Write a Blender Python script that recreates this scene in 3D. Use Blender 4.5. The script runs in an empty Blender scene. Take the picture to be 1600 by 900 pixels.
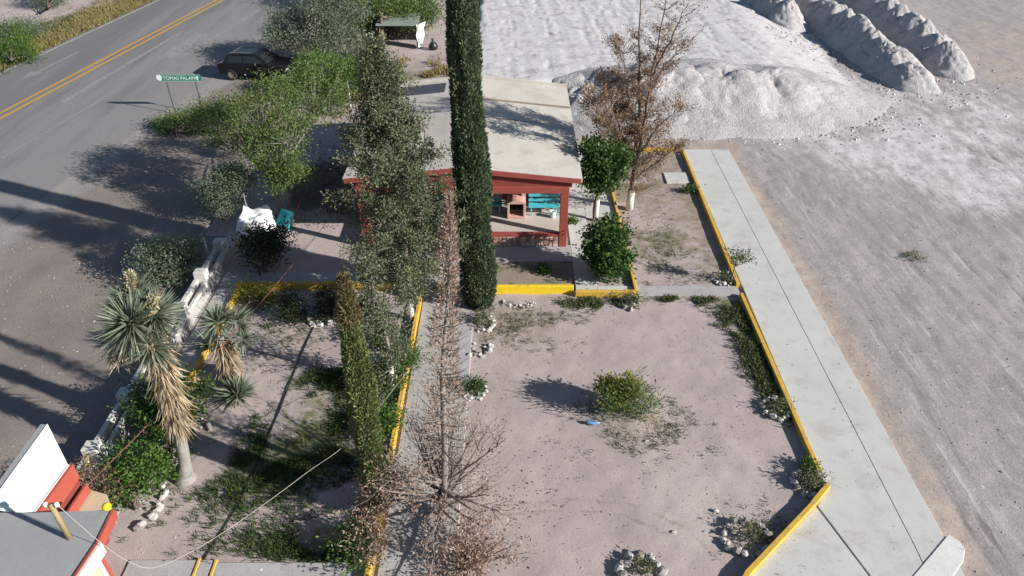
import bpy, bmesh, math, random
import numpy as np
from mathutils import Vector, Matrix
R = math.radians
scene = bpy.context.scene
COL = scene.collection
random.seed(7)

# ---------------------------------------------------------------- camera, sky, sun, exposure
PITCH = math.atan(810 / 1130.0)            # how far the drone camera looks down
CAM_H = 15.0
cam_d = bpy.data.cameras.new("camera"); cam = bpy.data.objects.new("camera", cam_d); COL.objects.link(cam)
cam.location = (0, 0, CAM_H); cam.rotation_euler = (math.pi / 2 - PITCH, 0, 0)
cam_d.sensor_width = 36; cam_d.lens = 36 * 1130 / 1600.0; cam_d.clip_start = 0.1; cam_d.clip_end = 6000
scene.camera = cam

SUN_EL = R(25.5); SUN_DIR = Vector((0.925 * math.cos(SUN_EL), -0.38 * math.cos(SUN_EL), math.sin(SUN_EL)))   # towards the sun
world = bpy.data.worlds.new("World"); scene.world = world; world.use_nodes = True
wn = world.node_tree.nodes; wl = world.node_tree.links
sky = wn.new("ShaderNodeTexSky"); sky.sky_type = 'NISHITA'; sky.sun_disc = False
sky.sun_elevation = SUN_EL; sky.sun_rotation = math.atan2(SUN_DIR.x, SUN_DIR.y)
sky.air_density = 1.0; sky.dust_density = 1.2; sky.ozone_density = 1.0; sky.altitude = 1500
wl.new(sky.outputs[0], wn["Background"].inputs[0]); wn["Background"].inputs[1].default_value = 0.062
sun_d = bpy.data.lights.new("sun", 'SUN'); sun_d.energy = 4.8; sun_d.angle = R(0.5); sun_d.color = (1.0, 0.945, 0.88)
sun = bpy.data.objects.new("sun", sun_d); COL.objects.link(sun)
sun.rotation_euler = SUN_DIR.to_track_quat('Z', 'Y').to_euler(); sun.location = (30, -12, 30)
scene.view_settings.view_transform = 'Standard'; scene.view_settings.look = 'None'
scene.view_settings.exposure = 0.80; scene.view_settings.gamma = 1; scene.view_settings.use_curve_mapping = False

# ---------------------------------------------------------------- surveying helpers: where a sight line meets the place
_c, _s = math.cos(PITCH), math.sin(PITCH)
def ray(px, py):
    x = (px - 800) / 1130.0; y = (450 - py) / 1130.0
    return np.array((x, _c + y * _s, -_s + y * _c))
def G(px, py, z=0.0):                     # point at height z
    d = ray(px, py); t = (z - CAM_H) / d[2]; return np.array((d[0] * t, d[1] * t, z))
def P3(px, py, Y):                        # point at distance Y
    d = ray(px, py); t = Y / d[1]; return np.array((d[0] * t, Y, CAM_H + d[2] * t))

# ---------------------------------------------------------------- noise for relief
class VN:
    def __init__(s, seed): s.t = np.random.default_rng(seed).random((256, 256))
    def __call__(s, x, y):
        xi = np.floor(x).astype(int); yi = np.floor(y).astype(int); fx = x - xi; fy = y - yi
        fx = fx * fx * (3 - 2 * fx); fy = fy * fy * (3 - 2 * fy); t = s.t
        a = t[xi % 256, yi % 256]; b = t[(xi + 1) % 256, yi % 256]; c = t[xi % 256, (yi + 1) % 256]; d = t[(xi + 1) % 256, (yi + 1) % 256]
        return (a * (1 - fx) + b * fx) * (1 - fy) + (c * (1 - fx) + d * fx) * fy - 0.5
def fbm(v, x, y, o=4):
    r = 0; a = 1.0
    for i in range(o): r = r + a * v(x * 2 ** i + 17 * i, y * 2 ** i + 31 * i); a *= 0.5
    return r
N1, N2, N3 = VN(1), VN(2), VN(3)
def sstep(a, b, x): t = np.clip((x - a) / (b - a), 0, 1); return t * t * (3 - 2 * t)
def dist_poly(X, Y, pts):
    d = np.full(X.shape, 1e9)
    for (ax, ay), (bx, by) in zip(pts[:-1], pts[1:]):
        vx, vy = bx - ax, by - ay; t = np.clip(((X - ax) * vx + (Y - ay) * vy) / (vx * vx + vy * vy), 0, 1)
        d = np.minimum(d, np.hypot(X - ax - t * vx, Y - ay - t * vy))
    return d

# ---------------------------------------------------------------- materials
def nodes(name):
    m = bpy.data.materials.new(name); m.use_nodes = True; nt = m.node_tree
    return m, nt.nodes, nt.links, nt.nodes["Principled BSDF"]
def nz(n, l, vec, scale, detail=5, rough=0.6, dist=0.0):
    t = n.new("ShaderNodeTexNoise"); t.inputs["Scale"].default_value = scale; t.inputs["Detail"].default_value = detail
    t.inputs["Roughness"].default_value = rough; t.inputs["Distortion"].default_value = dist; l.new(vec, t.inputs["Vector"]); return t.outputs["Fac"]
def ramp(n, l, fac, stops):
    r = n.new("ShaderNodeValToRGB"); e = r.color_ramp.elements
    while len(e) < len(stops): e.new(0.5)
    for k, (p, c) in enumerate(stops): e[k].position = p; e[k].color = (*c, 1)
    l.new(fac, r.inputs[0]); return r.outputs[0]
def mix(n, l, a, b, fac, mode='MIX'):
    x = n.new("ShaderNodeMix"); x.data_type = 'RGBA'; x.blend_type = mode
    for s, v in ((0, fac), (6, a), (7, b)):
        if hasattr(v, 'is_output') or isinstance(v, bpy.types.NodeSocket): l.new(v, x.inputs[s])
        elif s == 0: x.inputs[0].default_value = v
        else: x.inputs[s].default_value = (*v, 1)
    return x.outputs[2]
def attr(n, name):
    a = n.new("ShaderNodeAttribute"); a.attribute_name = name; return a.outputs["Fac"]
def mth(n, l, op, a, b=0.0):
    x = n.new("ShaderNodeMath"); x.operation = op
    for k, v in enumerate((a, b)):
        if isinstance(v, bpy.types.NodeSocket): l.new(v, x.inputs[k])
        else: x.inputs[k].default_value = v
    return x.outputs[0]
def bump(n, l, b, h, strength, dist=0.02):
    x = n.new("ShaderNodeBump"); x.inputs["Strength"].default_value = strength; x.inputs["Distance"].default_value = dist
    l.new(h, x.inputs["Height"]); l.new(x.outputs[0], b.inputs["Normal"])
def gray(c, k): return tuple(max(0, v * k) for v in c)

def surf(name, c, var=0.25, scale=3.0, fine=40.0, rough=0.85, bmp=0.3, attrs=(), spots=None, stretch=None, metal=0, spec=None, world_co=False, bd=0.01, streak=None):
    """a base colour that varies, fine grain, stains, vertex-painted material zones"""
    m, n, l, b = nodes(name)
    if world_co: vec = n.new("ShaderNodeNewGeometry").outputs["Position"]
    else: vec = n.new("ShaderNodeTexCoord").outputs["Object"]
    if stretch:
        mp = n.new("ShaderNodeMapping"); mp.inputs["Rotation"].default_value = (0, 0, stretch[2]); mp.inputs["Scale"].default_value = (stretch[0], stretch[1], 1)
        l.new(vec, mp.inputs[0]); v2 = mp.outputs[0]
    else: v2 = vec
    big = nz(n, l, v2, scale, 6, 0.65)
    col = ramp(n, l, big, [(0.25, gray(c, 1 - var)), (0.5, c), (0.75, gray(c, 1 + var * 0.8))])
    f = nz(n, l, vec, fine, 3, 0.7)
    col = mix(n, l, col, ramp(n, l, f, [(0.3, (0.62, 0.62, 0.62)), (0.55, (1, 1, 1)), (0.8, (1.22, 1.22, 1.22))]), 0.8 * min(1, var * 4), 'MULTIPLY')
    if streak:
        for (sx, sy, rot, sc, lo, hi, c2) in streak:
            mp = n.new("ShaderNodeMapping"); mp.inputs["Rotation"].default_value = (0, 0, rot); mp.inputs["Scale"].default_value = (sx, sy, 1); l.new(vec, mp.inputs[0])
            q = nz(n, l, mp.outputs[0], sc, 4, 0.7, 0.3); s = n.new("ShaderNodeMapRange"); s.inputs[1].default_value = lo; s.inputs[2].default_value = hi; l.new(q, s.inputs[0]); col = mix(n, l, col, c2, s.outputs[0])
    for (a, c2, brk) in attrs:
        fac = mth(n, l, 'MULTIPLY', attr(n, a), 1.0)
        if brk:
            q = nz(n, l, v2, brk, 5, 0.7); q = mth(n, l, 'ADD', mth(n, l, 'MULTIPLY', mth(n, l, 'SUBTRACT', q, 0.5), 1.6), fac)
            s = n.new("ShaderNodeMapRange"); s.inputs[1].default_value = 0.3; s.inputs[2].default_value = 0.7; l.new(q, s.inputs[0]); fac = s.outputs[0]
        c2n = ramp(n, l, f, [(0.3, gray(c2, 0.82)), (0.7, gray(c2, 1.15))])
        col = mix(n, l, col, c2n, fac)
    if spots:
        for (sc, c2, lo, hi) in spots:
            q = nz(n, l, vec, sc, 4, 0.6, 0.4); s = n.new("ShaderNodeMapRange"); s.inputs[1].default_value = lo; s.inputs[2].default_value = hi
            l.new(q, s.inputs[0]); col = mix(n, l, col, c2, s.outputs[0])
    l.new(col, b.inputs["Base Color"]); b.inputs["Roughness"].default_value = rough; b.inputs["Metallic"].default_value = metal
    if spec is not None: b.inputs["Specular IOR Level"].default_value = spec
    if bmp:
        h = mth(n, l, 'ADD', f, mth(n, l, 'MULTIPLY', nz(n, l, vec, fine * 0.25, 5, 0.7), 1.5)); bump(n, l, b, h, bmp, bd)
    return m

def leafmat(name, dark, mid, light, trans=0.25, rough=0.55, odd=None, nscale=1.4):
    m, n, l, b = nodes(name)
    geo = n.new("ShaderNodeNewGeometry"); vec = n.new("ShaderNodeTexCoord").outputs["Object"]
    f = mth(n, l, 'ADD', mth(n, l, 'MULTIPLY', geo.outputs["Random Per Island"], 0.35), mth(n, l, 'MULTIPLY', nz(n, l, vec, nscale * 2.2, 4, 0.65), 0.65))
    stops = [(0.2, dark), (0.48, mid), (0.78, light)]
    col = ramp(n, l, f, stops)
    if odd:
        q = nz(n, l, vec, odd[1], 3); s = n.new("ShaderNodeMapRange"); s.inputs[1].default_value = odd[2]; s.inputs[2].default_value = odd[3]; l.new(q, s.inputs[0])
        col = mix(n, l, col, odd[0], s.outputs[0])
    l.new(col, b.inputs["Base Color"]); b.inputs["Roughness"].default_value = rough; b.inputs["Specular IOR Level"].default_value = 0.3
    tr = n.new("ShaderNodeBsdfTranslucent"); l.new(col, tr.inputs[0]); ms = n.new("ShaderNodeMixShader"); ms.inputs[0].default_value = trans
    l.new(b.outputs[0], ms.inputs[1]); l.new(tr.outputs[0], ms.inputs[2]); l.new(ms.outputs[0], n["Material Output"].inputs[0])
    return m
def islandmat(name, c1, c2, c3, rough=0.85, fine=60, bmp=0.4):
    m, n, l, b = nodes(name); geo = n.new("ShaderNodeNewGeometry"); vec = n.new("ShaderNodeTexCoord").outputs["Object"]
    oi = n.new("ShaderNodeObjectInfo")
    f = mth(n, l, 'FRACT', mth(n, l, 'ADD', geo.outputs["Random Per Island"], oi.outputs["Random"]))
    col = ramp(n, l, f, [(0.1, c1), (0.5, c2), (0.9, c3)]); q = nz(n, l, vec, fine, 4)
    col = mix(n, l, col, ramp(n, l, q, [(0.3, (.7, .7, .7)), (0.7, (1.15, 1.15, 1.15))]), 0.8, 'MULTIPLY')
    l.new(col, b.inputs["Base Color"]); b.inputs["Roughness"].default_value = rough; bump(n, l, b, q, bmp, 0.01); return m

M = {}
M['dirt'] = surf("pinkish_dirt", (0.375, 0.315, 0.300), 0.16, 0.55, 34, 0.95, 0.5, attrs=[('dry', (0.235, 0.195, 0.145), 1.5), ('painted_shade', (0.105, 0.085, 0.072), 1.2), ('green', (0.115, 0.125, 0.05), 3.0), ('pale', (0.40, 0.35, 0.325), 0.6), ('track', (0.25, 0.205, 0.185), 2.5)],  # the very dark zone colour paints shade into the soil
                 spots=[(7.0, (0.19, 0.15, 0.125), 0.66, 0.74), (15, (0.20, 0.165, 0.145), 0.66, 0.73), (19, (0.42, 0.37, 0.33), 0.70, 0.78)], world_co=True)
M['shoulder'] = surf("gravel_shoulder", (0.205, 0.175, 0.158), 0.22, 0.5, 22, 0.95, 0.6, attrs=[('dry', (0.26, 0.21, 0.13), 1.2), ('pale', (0.25, 0.235, 0.225), 0.5)],
                     spots=[(9.0, (0.11, 0.085, 0.07), 0.62, 0.75), (16, (0.36, 0.33, 0.29), 0.70, 0.77)], world_co=True)
M['lot'] = surf("graded_gravel", (0.325, 0.292, 0.282), 0.22, 0.5, 16, 0.95, 0.6, attrs=[('track', (0.175, 0.152, 0.145), 3.0), ('tan', (0.37, 0.305, 0.255), 1.0), ('lane', (0.40, 0.375, 0.365), 3.0), ('dust', (0.51, 0.50, 0.505), 1.6)],
                spots=[(1.1, (0.25, 0.225, 0.22), 0.50, 0.78), (4.5, (0.22, 0.20, 0.195), 0.58, 0.72), (9.0, (0.20, 0.18, 0.175), 0.62, 0.72), (7, (0.47, 0.45, 0.45), 0.62, 0.74)], stretch=(1.0, 0.3, R(-8)), world_co=True,
                streak=[(1, .07, R(-5), 4.5, .58, .70, (0.43, 0.41, 0.41)), (1, .05, R(-9), 6.0, .60, .68, (0.24, 0.215, 0.21)), (1, .05, R(-24), 4.0, .62, .70, (0.26, 0.235, 0.23)), (1, .06, R(38), 3.0, .64, .72, (0.42, 0.40, 0.40)), (1, .05, R(14), 7.0, .62, .70, (0.24, 0.215, 0.21))])
M['pile'] = surf("crushed_rock", (0.46, 0.445, 0.445), 0.16, 1.3, 13, 0.95, 1.0, spots=[(7, (0.27, 0.25, 0.245), 0.58, 0.72), (3, (0.40, 0.375, 0.37), 0.55, 0.7), (11, (0.62, 0.61, 0.62), 0.63, 0.74)], world_co=True, bd=0.06)
M['asphalt'] = surf("worn_asphalt", (0.150, 0.148, 0.152), 0.16, 0.35, 30, 0.9, 0.35, attrs=[('worn', (0.205, 0.198, 0.195), 0.7)], spots=[(3.0, (0.115, 0.113, 0.117), 0.62, 0.8)], stretch=(1.0, 0.12, R(-9)), world_co=True)
M['concrete'] = surf("pale_concrete", (0.47, 0.475, 0.455), 0.09, 0.7, 30, 0.85, 0.2, spots=[(1.6, (0.38, 0.37, 0.345), 0.52, 0.75), (0.9, (0.40, 0.36, 0.32), 0.60, 0.75), (3.2, (0.21, 0.19, 0.175), 0.67, 0.73), (6.5, (0.19, 0.17, 0.155), 0.67, 0.73), (14, (0.30, 0.28, 0.26), 0.70, 0.78)], world_co=True)
M['newconcrete'] = surf("white_concrete", (0.60, 0.60, 0.565), 0.10, 1.5, 30, 0.85, 0.3, spots=[(3, (0.42, 0.41, 0.39), 0.60, 0.72)], world_co=True)
M['oldconcrete'] = surf("grey_concrete", (0.36, 0.35, 0.345), 0.14, 0.8, 30, 0.9, 0.3, spots=[(2.5, (0.27, 0.26, 0.25), 0.55, 0.75)], world_co=True)
M['yellow'] = surf("yellow_paint", (0.56, 0.345, 0.035), 0.16, 3, 25, 0.7, 0.35, spots=[(4, (0.40, 0.27, 0.08), 0.50, 0.68), (9, (0.38, 0.34, 0.28), 0.60, 0.68)], world_co=True)
M['brightyellow'] = surf("fresh_yellow_paint", (0.74, 0.52, 0.015), 0.10, 3, 25, 0.6, 0.25, spots=[(5, (0.52, 0.35, 0.03), 0.56, 0.72), (11, (0.42, 0.36, 0.25), 0.66, 0.72)], world_co=True)
M['roadyellow'] = surf("road_yellow", (0.50, 0.27, 0.035), 0.12, 2, 30, 0.7, 0.2, spots=[(6, (0.24, 0.18, 0.11), 0.58, 0.72)], world_co=True)
M['roadwhite'] = surf("faded_road_white", (0.245, 0.245, 0.24), 0.10, 2, 30, 0.8, 0.2, spots=[(4, (0.165, 0.163, 0.165), 0.48, 0.62)], world_co=True)
M['edgewhite'] = surf("road_edge_white", (0.36, 0.35, 0.33), 0.10, 2, 30, 0.8, 0.2, spots=[(4, (0.22, 0.21, 0.2), 0.5, 0.65)], world_co=True)
M['roof'] = surf("roof_membrane", (0.485, 0.455, 0.405), 0.09, 0.5, 20, 0.85, 0.2, spots=[(0.6, (0.40, 0.365, 0.31), 0.48, 0.72), (1.6, (0.36, 0.33, 0.29), 0.58, 0.75), (5, (0.28, 0.25, 0.22), 0.66, 0.76)], world_co=True)
M['darkblue'] = surf("dark_blue", (0.055, 0.06, 0.085), 0.2, 2, 20, 0.8, 0.2, world_co=True)
M['seam'] = surf("brown_seam", (0.24, 0.19, 0.13), 0.2, 2, 20, 0.9, 0.2, world_co=True)
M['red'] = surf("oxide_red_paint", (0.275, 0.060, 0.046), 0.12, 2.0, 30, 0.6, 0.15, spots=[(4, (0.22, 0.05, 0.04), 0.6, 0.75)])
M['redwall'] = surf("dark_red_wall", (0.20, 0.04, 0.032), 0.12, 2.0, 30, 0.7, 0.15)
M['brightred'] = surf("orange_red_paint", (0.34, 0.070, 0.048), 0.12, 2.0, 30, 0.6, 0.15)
M['pink'] = surf("pink_render", (0.50, 0.30, 0.26), 0.15, 3, 30, 0.8, 0.3)
M['soot'] = surf("soot_black", (0.02, 0.016, 0.015), 0.2, 3, 30, 0.9, 0.2)
M['teal'] = surf("teal_paint", (0.065, 0.43, 0.50), 0.12, 4, 30, 0.5, 0.1)
M['floor'] = surf("pink_floor_concrete", (0.46, 0.40, 0.36), 0.08, 1, 30, 0.8, 0.15)
M['stone'] = islandmat("cladding_stone", (0.26, 0.14, 0.11), (0.42, 0.27, 0.22), (0.52, 0.40, 0.33))
M['mortar'] = surf("mortar", (0.30, 0.20, 0.17), 0.15, 4, 40, 0.9, 0.3)
M['pebble'] = islandmat('dull_pebble', (0.16, 0.14, 0.13), (0.27, 0.245, 0.23), (0.42, 0.40, 0.385))
M['rock'] = islandmat("pale_rock", (0.22, 0.195, 0.18), (0.40, 0.37, 0.345), (0.60, 0.575, 0.55))
M['whitepaint'] = surf("white_paint", (0.54, 0.53, 0.495), 0.12, 3, 30, 0.7, 0.2, spots=[(4, (0.42, 0.40, 0.37), 0.58, 0.75)])
M['limewash'] = surf("limewash", (0.66, 0.62, 0.56), 0.15, 6, 40, 0.9, 0.3, spots=[(9, (0.36, 0.30, 0.25), 0.56, 0.7)])
M['bark'] = surf("bark", (0.13, 0.10, 0.08), 0.3, 6, 40, 0.95, 0.6)
M['greybark'] = surf("grey_bark", (0.22, 0.19, 0.175), 0.25, 6, 40, 0.95, 0.5)
M['yuccabark'] = surf("yucca_bark", (0.27, 0.25, 0.235), 0.3, 5, 30, 0.95, 0.8)
M['deadbark'] = surf("dead_bark", (0.16, 0.105, 0.08), 0.3, 6, 40, 0.95, 0.5)
M['steel'] = surf("galvanised_steel", (0.34, 0.34, 0.34), 0.1, 4, 40, 0.45, 0.1, metal=0.6)
M['darksteel'] = surf("dark_steel", (0.07, 0.07, 0.075), 0.1, 4, 40, 0.5, 0.1)
M['signgreen'] = surf("sign_green", (0.0, 0.20, 0.13), 0.06, 3, 30, 0.4, 0.0)
M['signwhite'] = surf("sign_white", (0.72, 0.76, 0.75), 0.03, 3, 30, 0.4, 0.0)
M['tarp'] = surf("white_tarp", (0.80, 0.81, 0.80), 0.05, 3, 30, 0.5, 0.1)
M['whitesheet'] = surf("white_roof_sheet", (0.50, 0.575, 0.575), 0.07, 0.8, 30, 0.55, 0.1, spots=[(2, (0.50, 0.55, 0.55), 0.55, 0.75)])
M['greyroof'] = surf("grey_roof_concrete", (0.275, 0.285, 0.285), 0.10, 0.8, 30, 0.85, 0.25, spots=[(1.5, (0.225, 0.235, 0.235), 0.55, 0.75)])
M['beige'] = surf("beige_wall", (0.50, 0.41, 0.28), 0.08, 2, 30, 0.8, 0.2)
M['blackpaint'] = surf("black_car_paint", (0.010, 0.011, 0.014), 0.1, 3, 30, 0.25, 0.0, spec=0.25)
M['glass'] = surf("dark_glass", (0.02, 0.025, 0.03), 0.1, 3, 30, 0.06, 0.0)
M['rubber'] = surf("rubber", (0.02, 0.02, 0.02), 0.1, 3, 30, 0.85, 0.2)
M['rim'] = surf("dusty_rim", (0.30, 0.25, 0.22), 0.1, 3, 30, 0.5, 0.1, metal=0.4)
M['chrome'] = surf("bright_metal", (0.65, 0.65, 0.66), 0.05, 3, 30, 0.25, 0, metal=0.9)
M['lamp'] = surf("lamp_plastic", (0.6, 0.6, 0.58), 0.05, 3, 30, 0.2, 0)
M['redlamp'] = surf("red_lamp_plastic", (0.30, 0.01, 0.01), 0.05, 3, 30, 0.2, 0)
M['cable_white'] = surf("pale_cable", (0.36, 0.32, 0.30), 0.1, 3, 30, 0.6, 0)
M['cable_red'] = surf("reddish_cable", (0.22, 0.07, 0.06), 0.1, 3, 30, 0.6, 0)
M['strand_black'] = surf("black_strand", (0.022, 0.02, 0.02), 0.1, 3, 30, 0.6, 0)
M['bluepl'] = surf("blue_plastic", (0.14, 0.30, 0.50), 0.1, 6, 30, 0.5, 0.1)
M['wood'] = surf("weathered_wood", (0.30, 0.235, 0.12), 0.25, 3, 40, 0.85, 0.3)
M['blackbag'] = surf("black_plastic", (0.015, 0.013, 0.013), 0.2, 8, 30, 0.4, 0.4)
M['shadecloth'] = surf("grey_green_sheet", (0.20, 0.24, 0.21), 0.15, 3, 30, 0.7, 0.2)
# foliage
L = {}
L['cypress'] = leafmat("cypress_foliage", (0.028, 0.044, 0.022), (0.085, 0.122, 0.064), (0.185, 0.225, 0.125), 0.25)
L['juniper'] = leafmat("juniper_foliage", (0.032, 0.046, 0.024), (0.098, 0.118, 0.060), (0.230, 0.245, 0.145), 0.22, odd=((0.18, 0.135, 0.08), 1.1, 0.70, 0.78))
L['olive'] = leafmat("olive_foliage", (0.060, 0.082, 0.028), (0.155, 0.195, 0.072), (0.255, 0.290, 0.125), 0.3)
L['olivetip'] = leafmat("rusty_foliage", (0.07, 0.06, 0.026), (0.17, 0.135, 0.062), (0.25, 0.20, 0.10), 0.2)
L['mesq'] = leafmat("mesquite_leaf", (0.045, 0.078, 0.020), (0.108, 0.168, 0.044), (0.200, 0.265, 0.090), 0.4)
L['greygreen'] = leafmat("grey_green_leaf", (0.060, 0.085, 0.055), (0.135, 0.172, 0.112), (0.220, 0.255, 0.180), 0.35)
L['fresh'] = leafmat("fresh_green_leaf", (0.030, 0.065, 0.010), (0.065, 0.140, 0.022), (0.130, 0.210, 0.045), 0.35)
L['citrus'] = leafmat("citrus_leaf", (0.018, 0.042, 0.010), (0.046, 0.100, 0.020), (0.110, 0.170, 0.048), 0.25, 0.45)
L['darkshrub'] = leafmat("dark_shrub_leaf", (0.010, 0.020, 0.010), (0.024, 0.042, 0.018), (0.065, 0.080, 0.035), 0.15, 0.4)
L['yelgreen'] = leafmat("yellow_green_leaf", (0.09, 0.10, 0.012), (0.210, 0.215, 0.03), (0.310, 0.28, 0.05), 0.35)
L['dead'] = leafmat("dead_needles", (0.17, 0.108, 0.078), (0.335, 0.235, 0.180), (0.470, 0.360, 0.290), 0.3)
L['deadR'] = leafmat("dead_brown_needles", (0.130, 0.080, 0.048), (0.280, 0.185, 0.120), (0.400, 0.290, 0.205), 0.35)
L['drygrass'] = leafmat("dry_grass", (0.14, 0.11, 0.04), (0.24, 0.20, 0.075), (0.34, 0.29, 0.13), 0.3)
L['grass'] = leafmat("grass_blade", (0.025, 0.05, 0.012), (0.055, 0.095, 0.022), (0.11, 0.145, 0.045), 0.3)
L['weed'] = leafmat("weed_leaf", (0.045, 0.062, 0.024), (0.10, 0.125, 0.05), (0.18, 0.195, 0.09), 0.35)
L['yucca'] = leafmat("yucca_blade", (0.060, 0.088, 0.056), (0.150, 0.185, 0.125), (0.320, 0.350, 0.265), 0.2, 0.45)
L['straw'] = leafmat("straw_blade", (0.16, 0.115, 0.065), (0.34, 0.265, 0.165), (0.52, 0.44, 0.31), 0.2)
L['cream'] = leafmat("cream_flower", (0.24, 0.22, 0.12), (0.36, 0.33, 0.20), (0.48, 0.45, 0.29), 0.3)
L['leaflit'] = leafmat("brown_litter", (0.05, 0.03, 0.02), (0.12, 0.075, 0.05), (0.22, 0.15, 0.10), 0.1)

# ---------------------------------------------------------------- mesh building
def new_obj(name, me, parent=None, mat=None):
    o = bpy.data.objects.new(name, me); COL.objects.link(o)
    if mat and me is not None and not me.materials: me.materials.append(mat)
    if parent is not None: o.parent = parent
    return o
def tag(o, label=None, cat=None, group=None, kind=None):
    if label: o['label'] = label
    if cat: o['category'] = cat
    if group: o['group'] = group
    if kind: o['kind'] = kind
    return o
def thing(name, label, cat, loc=(0, 0, 0), rz=0.0, group=None):
    o = bpy.data.objects.new(name, None); COL.objects.link(o); o.empty_display_size = 0.2
    o.location = tuple(float(v) for v in loc); o.rotation_euler = (0, 0, rz); return tag(o, label, cat, group)
def np_mesh(name, V, F, smooth=False):                  # V (n,3), F (m,k) all faces with k corners
    me = bpy.data.meshes.new(name); V = np.ascontiguousarray(V, np.float32); F = np.ascontiguousarray(F, np.int32); k = F.shape[1]
    me.vertices.add(len(V)); me.vertices.foreach_set("co", V.ravel()); me.loops.add(F.size); me.loops.foreach_set("vertex_index", F.ravel())
    me.polygons.add(len(F)); me.polygons.foreach_set("loop_start", np.arange(0, F.size, k, dtype=np.int32))
    me.polygons.foreach_set("loop_total", np.full(len(F), k, np.int32)); me.polygons.foreach_set("use_smooth", np.full(len(F), smooth, bool))
    me.update(calc_edges=True); return me
class MB:
    """collects shapes into one mesh"""
    def __init__(s): s.v = []; s.f = []
    def add(s, vs, fs):
        b = len(s.v); s.v += [tuple(map(float, v)) for v in vs]; s.f += [tuple(i + b for i in f) for f in fs]; return s
    def box(s, x0, x1, y0, y1, z0, z1):
        return s.add([(x0, y0, z0), (x1, y0, z0), (x1, y1, z0), (x0, y1, z0), (x0, y0, z1), (x1, y0, z1), (x1, y1, z1), (x0, y1, z1)],
                     [(0, 3, 2, 1), (4, 5, 6, 7), (0, 1, 5, 4), (1, 2, 6, 5), (2, 3, 7, 6), (3, 0, 4, 7)])
    def prism(s, poly, z0, z1):
        n = len(poly); zt = z1 if hasattr(z1, '__len__') else [z1] * n; zb = z0 if hasattr(z0, '__len__') else [z0] * n
        return s.add([(p[0], p[1], zb[i]) for i, p in enumerate(poly)] + [(p[0], p[1], zt[i]) for i, p in enumerate(poly)],
                     [tuple(range(n - 1, -1, -1)), tuple(range(n, 2 * n))] + [(i, (i + 1) % n, n + (i + 1) % n, n + i) for i in range(n)])
    def tube(s, pts, rad, n=6, cap=True):
        pts = [Vector(p) for p in pts]; m = len(pts); rad = rad if hasattr(rad, '__len__') else [rad] * m; b = []; prev = None
        for i, p in enumerate(pts):
            t = (pts[min(i + 1, m - 1)] - pts[max(i - 1, 0)]); t = t.normalized() if t.length > 1e-9 else Vector((0, 0, 1))
            u = (prev - t * prev.dot(t)) if prev is not None else t.orthogonal()
            u = u.normalized() if u.length > 1e-6 else t.orthogonal().normalized(); prev = u; w = t.cross(u)
            b += [p + (u * math.cos(2 * math.pi * k / n) + w * math.sin(2 * math.pi * k / n)) * rad[i] for k in range(n)]
        fs = [(i * n + k, i * n + (k + 1) % n, (i + 1) * n + (k + 1) % n, (i + 1) * n + k) for i in range(m - 1) for k in range(n)]
        if cap: fs += [tuple(range(n - 1, -1, -1)), tuple(range((m - 1) * n, m * n))]
        return s.add(b, fs)
    def lathe(s, prof, c=(0, 0, 0), n=14):
        b = [(c[0] + r * math.cos(2 * math.pi * k / n), c[1] + r * math.sin(2 * math.pi * k / n), c[2] + z) for r, z in prof for k in range(n)]; m = len(prof)
        return s.add(b, [(i * n + k, i * n + (k + 1) % n, (i + 1) * n + (k + 1) % n, (i + 1) * n + k) for i in range(m - 1) for k in range(n)] + [tuple(range(n - 1, -1, -1)), tuple(range((m - 1) * n, m * n))])
    def build(s, name, mat, parent=None, bevel=0.0, smooth=False, origin=None):
        me = bpy.data.meshes.new(name); vs = s.v if origin is None else [(v[0] - origin[0], v[1] - origin[1], v[2] - origin[2]) for v in s.v]
        me.from_pydata(vs, [], s.f); me.update()
        bm = bmesh.new(); bm.from_mesh(me)
        bmesh.ops.recalc_face_normals(bm, faces=bm.faces)
        if bevel: bmesh.ops.bevel(bm, geom=list(bm.edges), offset=bevel, segments=1, affect='EDGES', clamp_overlap=True)
        bm.to_mesh(me); bm.free()
        if smooth: me.polygons.foreach_set("use_smooth", [True] * len(me.polygons))
        me.materials.append(mat); o = new_obj(name, me, parent)
        if origin is not None: o.location = tuple(map(float, origin))
        return o
def leaf_geo(P, D, Ln, W, rng, fold=0.0):
    n = len(P); D = D / (np.linalg.norm(D, axis=1, keepdims=True) + 1e-9); S = np.cross(D, rng.normal(size=(n, 3))); S /= (np.linalg.norm(S, axis=1, keepdims=True) + 1e-9)
    Ln = np.broadcast_to(Ln, (n,))[:, None]; W = np.broadcast_to(W, (n,))[:, None]; mid = P + D * Ln * 0.45
    V = np.stack([P, mid + S * W / 2, P + D * Ln, mid - S * W / 2], 1).reshape(-1, 3); return V, np.arange(4 * n).reshape(n, 4)
def leaves(name, P, D, Ln, W, rng, mat, parent):
    V, F = leaf_geo(np.asarray(P, float), np.asarray(D, float), Ln, W, rng); return new_obj(name, np_mesh(name, V, F), parent, mat)
def rdir(rng, n): d = rng.normal(size=(n, 3)); return d / np.linalg.norm(d, axis=1, keepdims=True)
def copy_tree(o, parent=None):
    c = o.copy(); COL.objects.link(c)
    if parent is not None: c.parent = parent
    for ch in list(o.children): copy_tree(ch, c)
    return c

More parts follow.
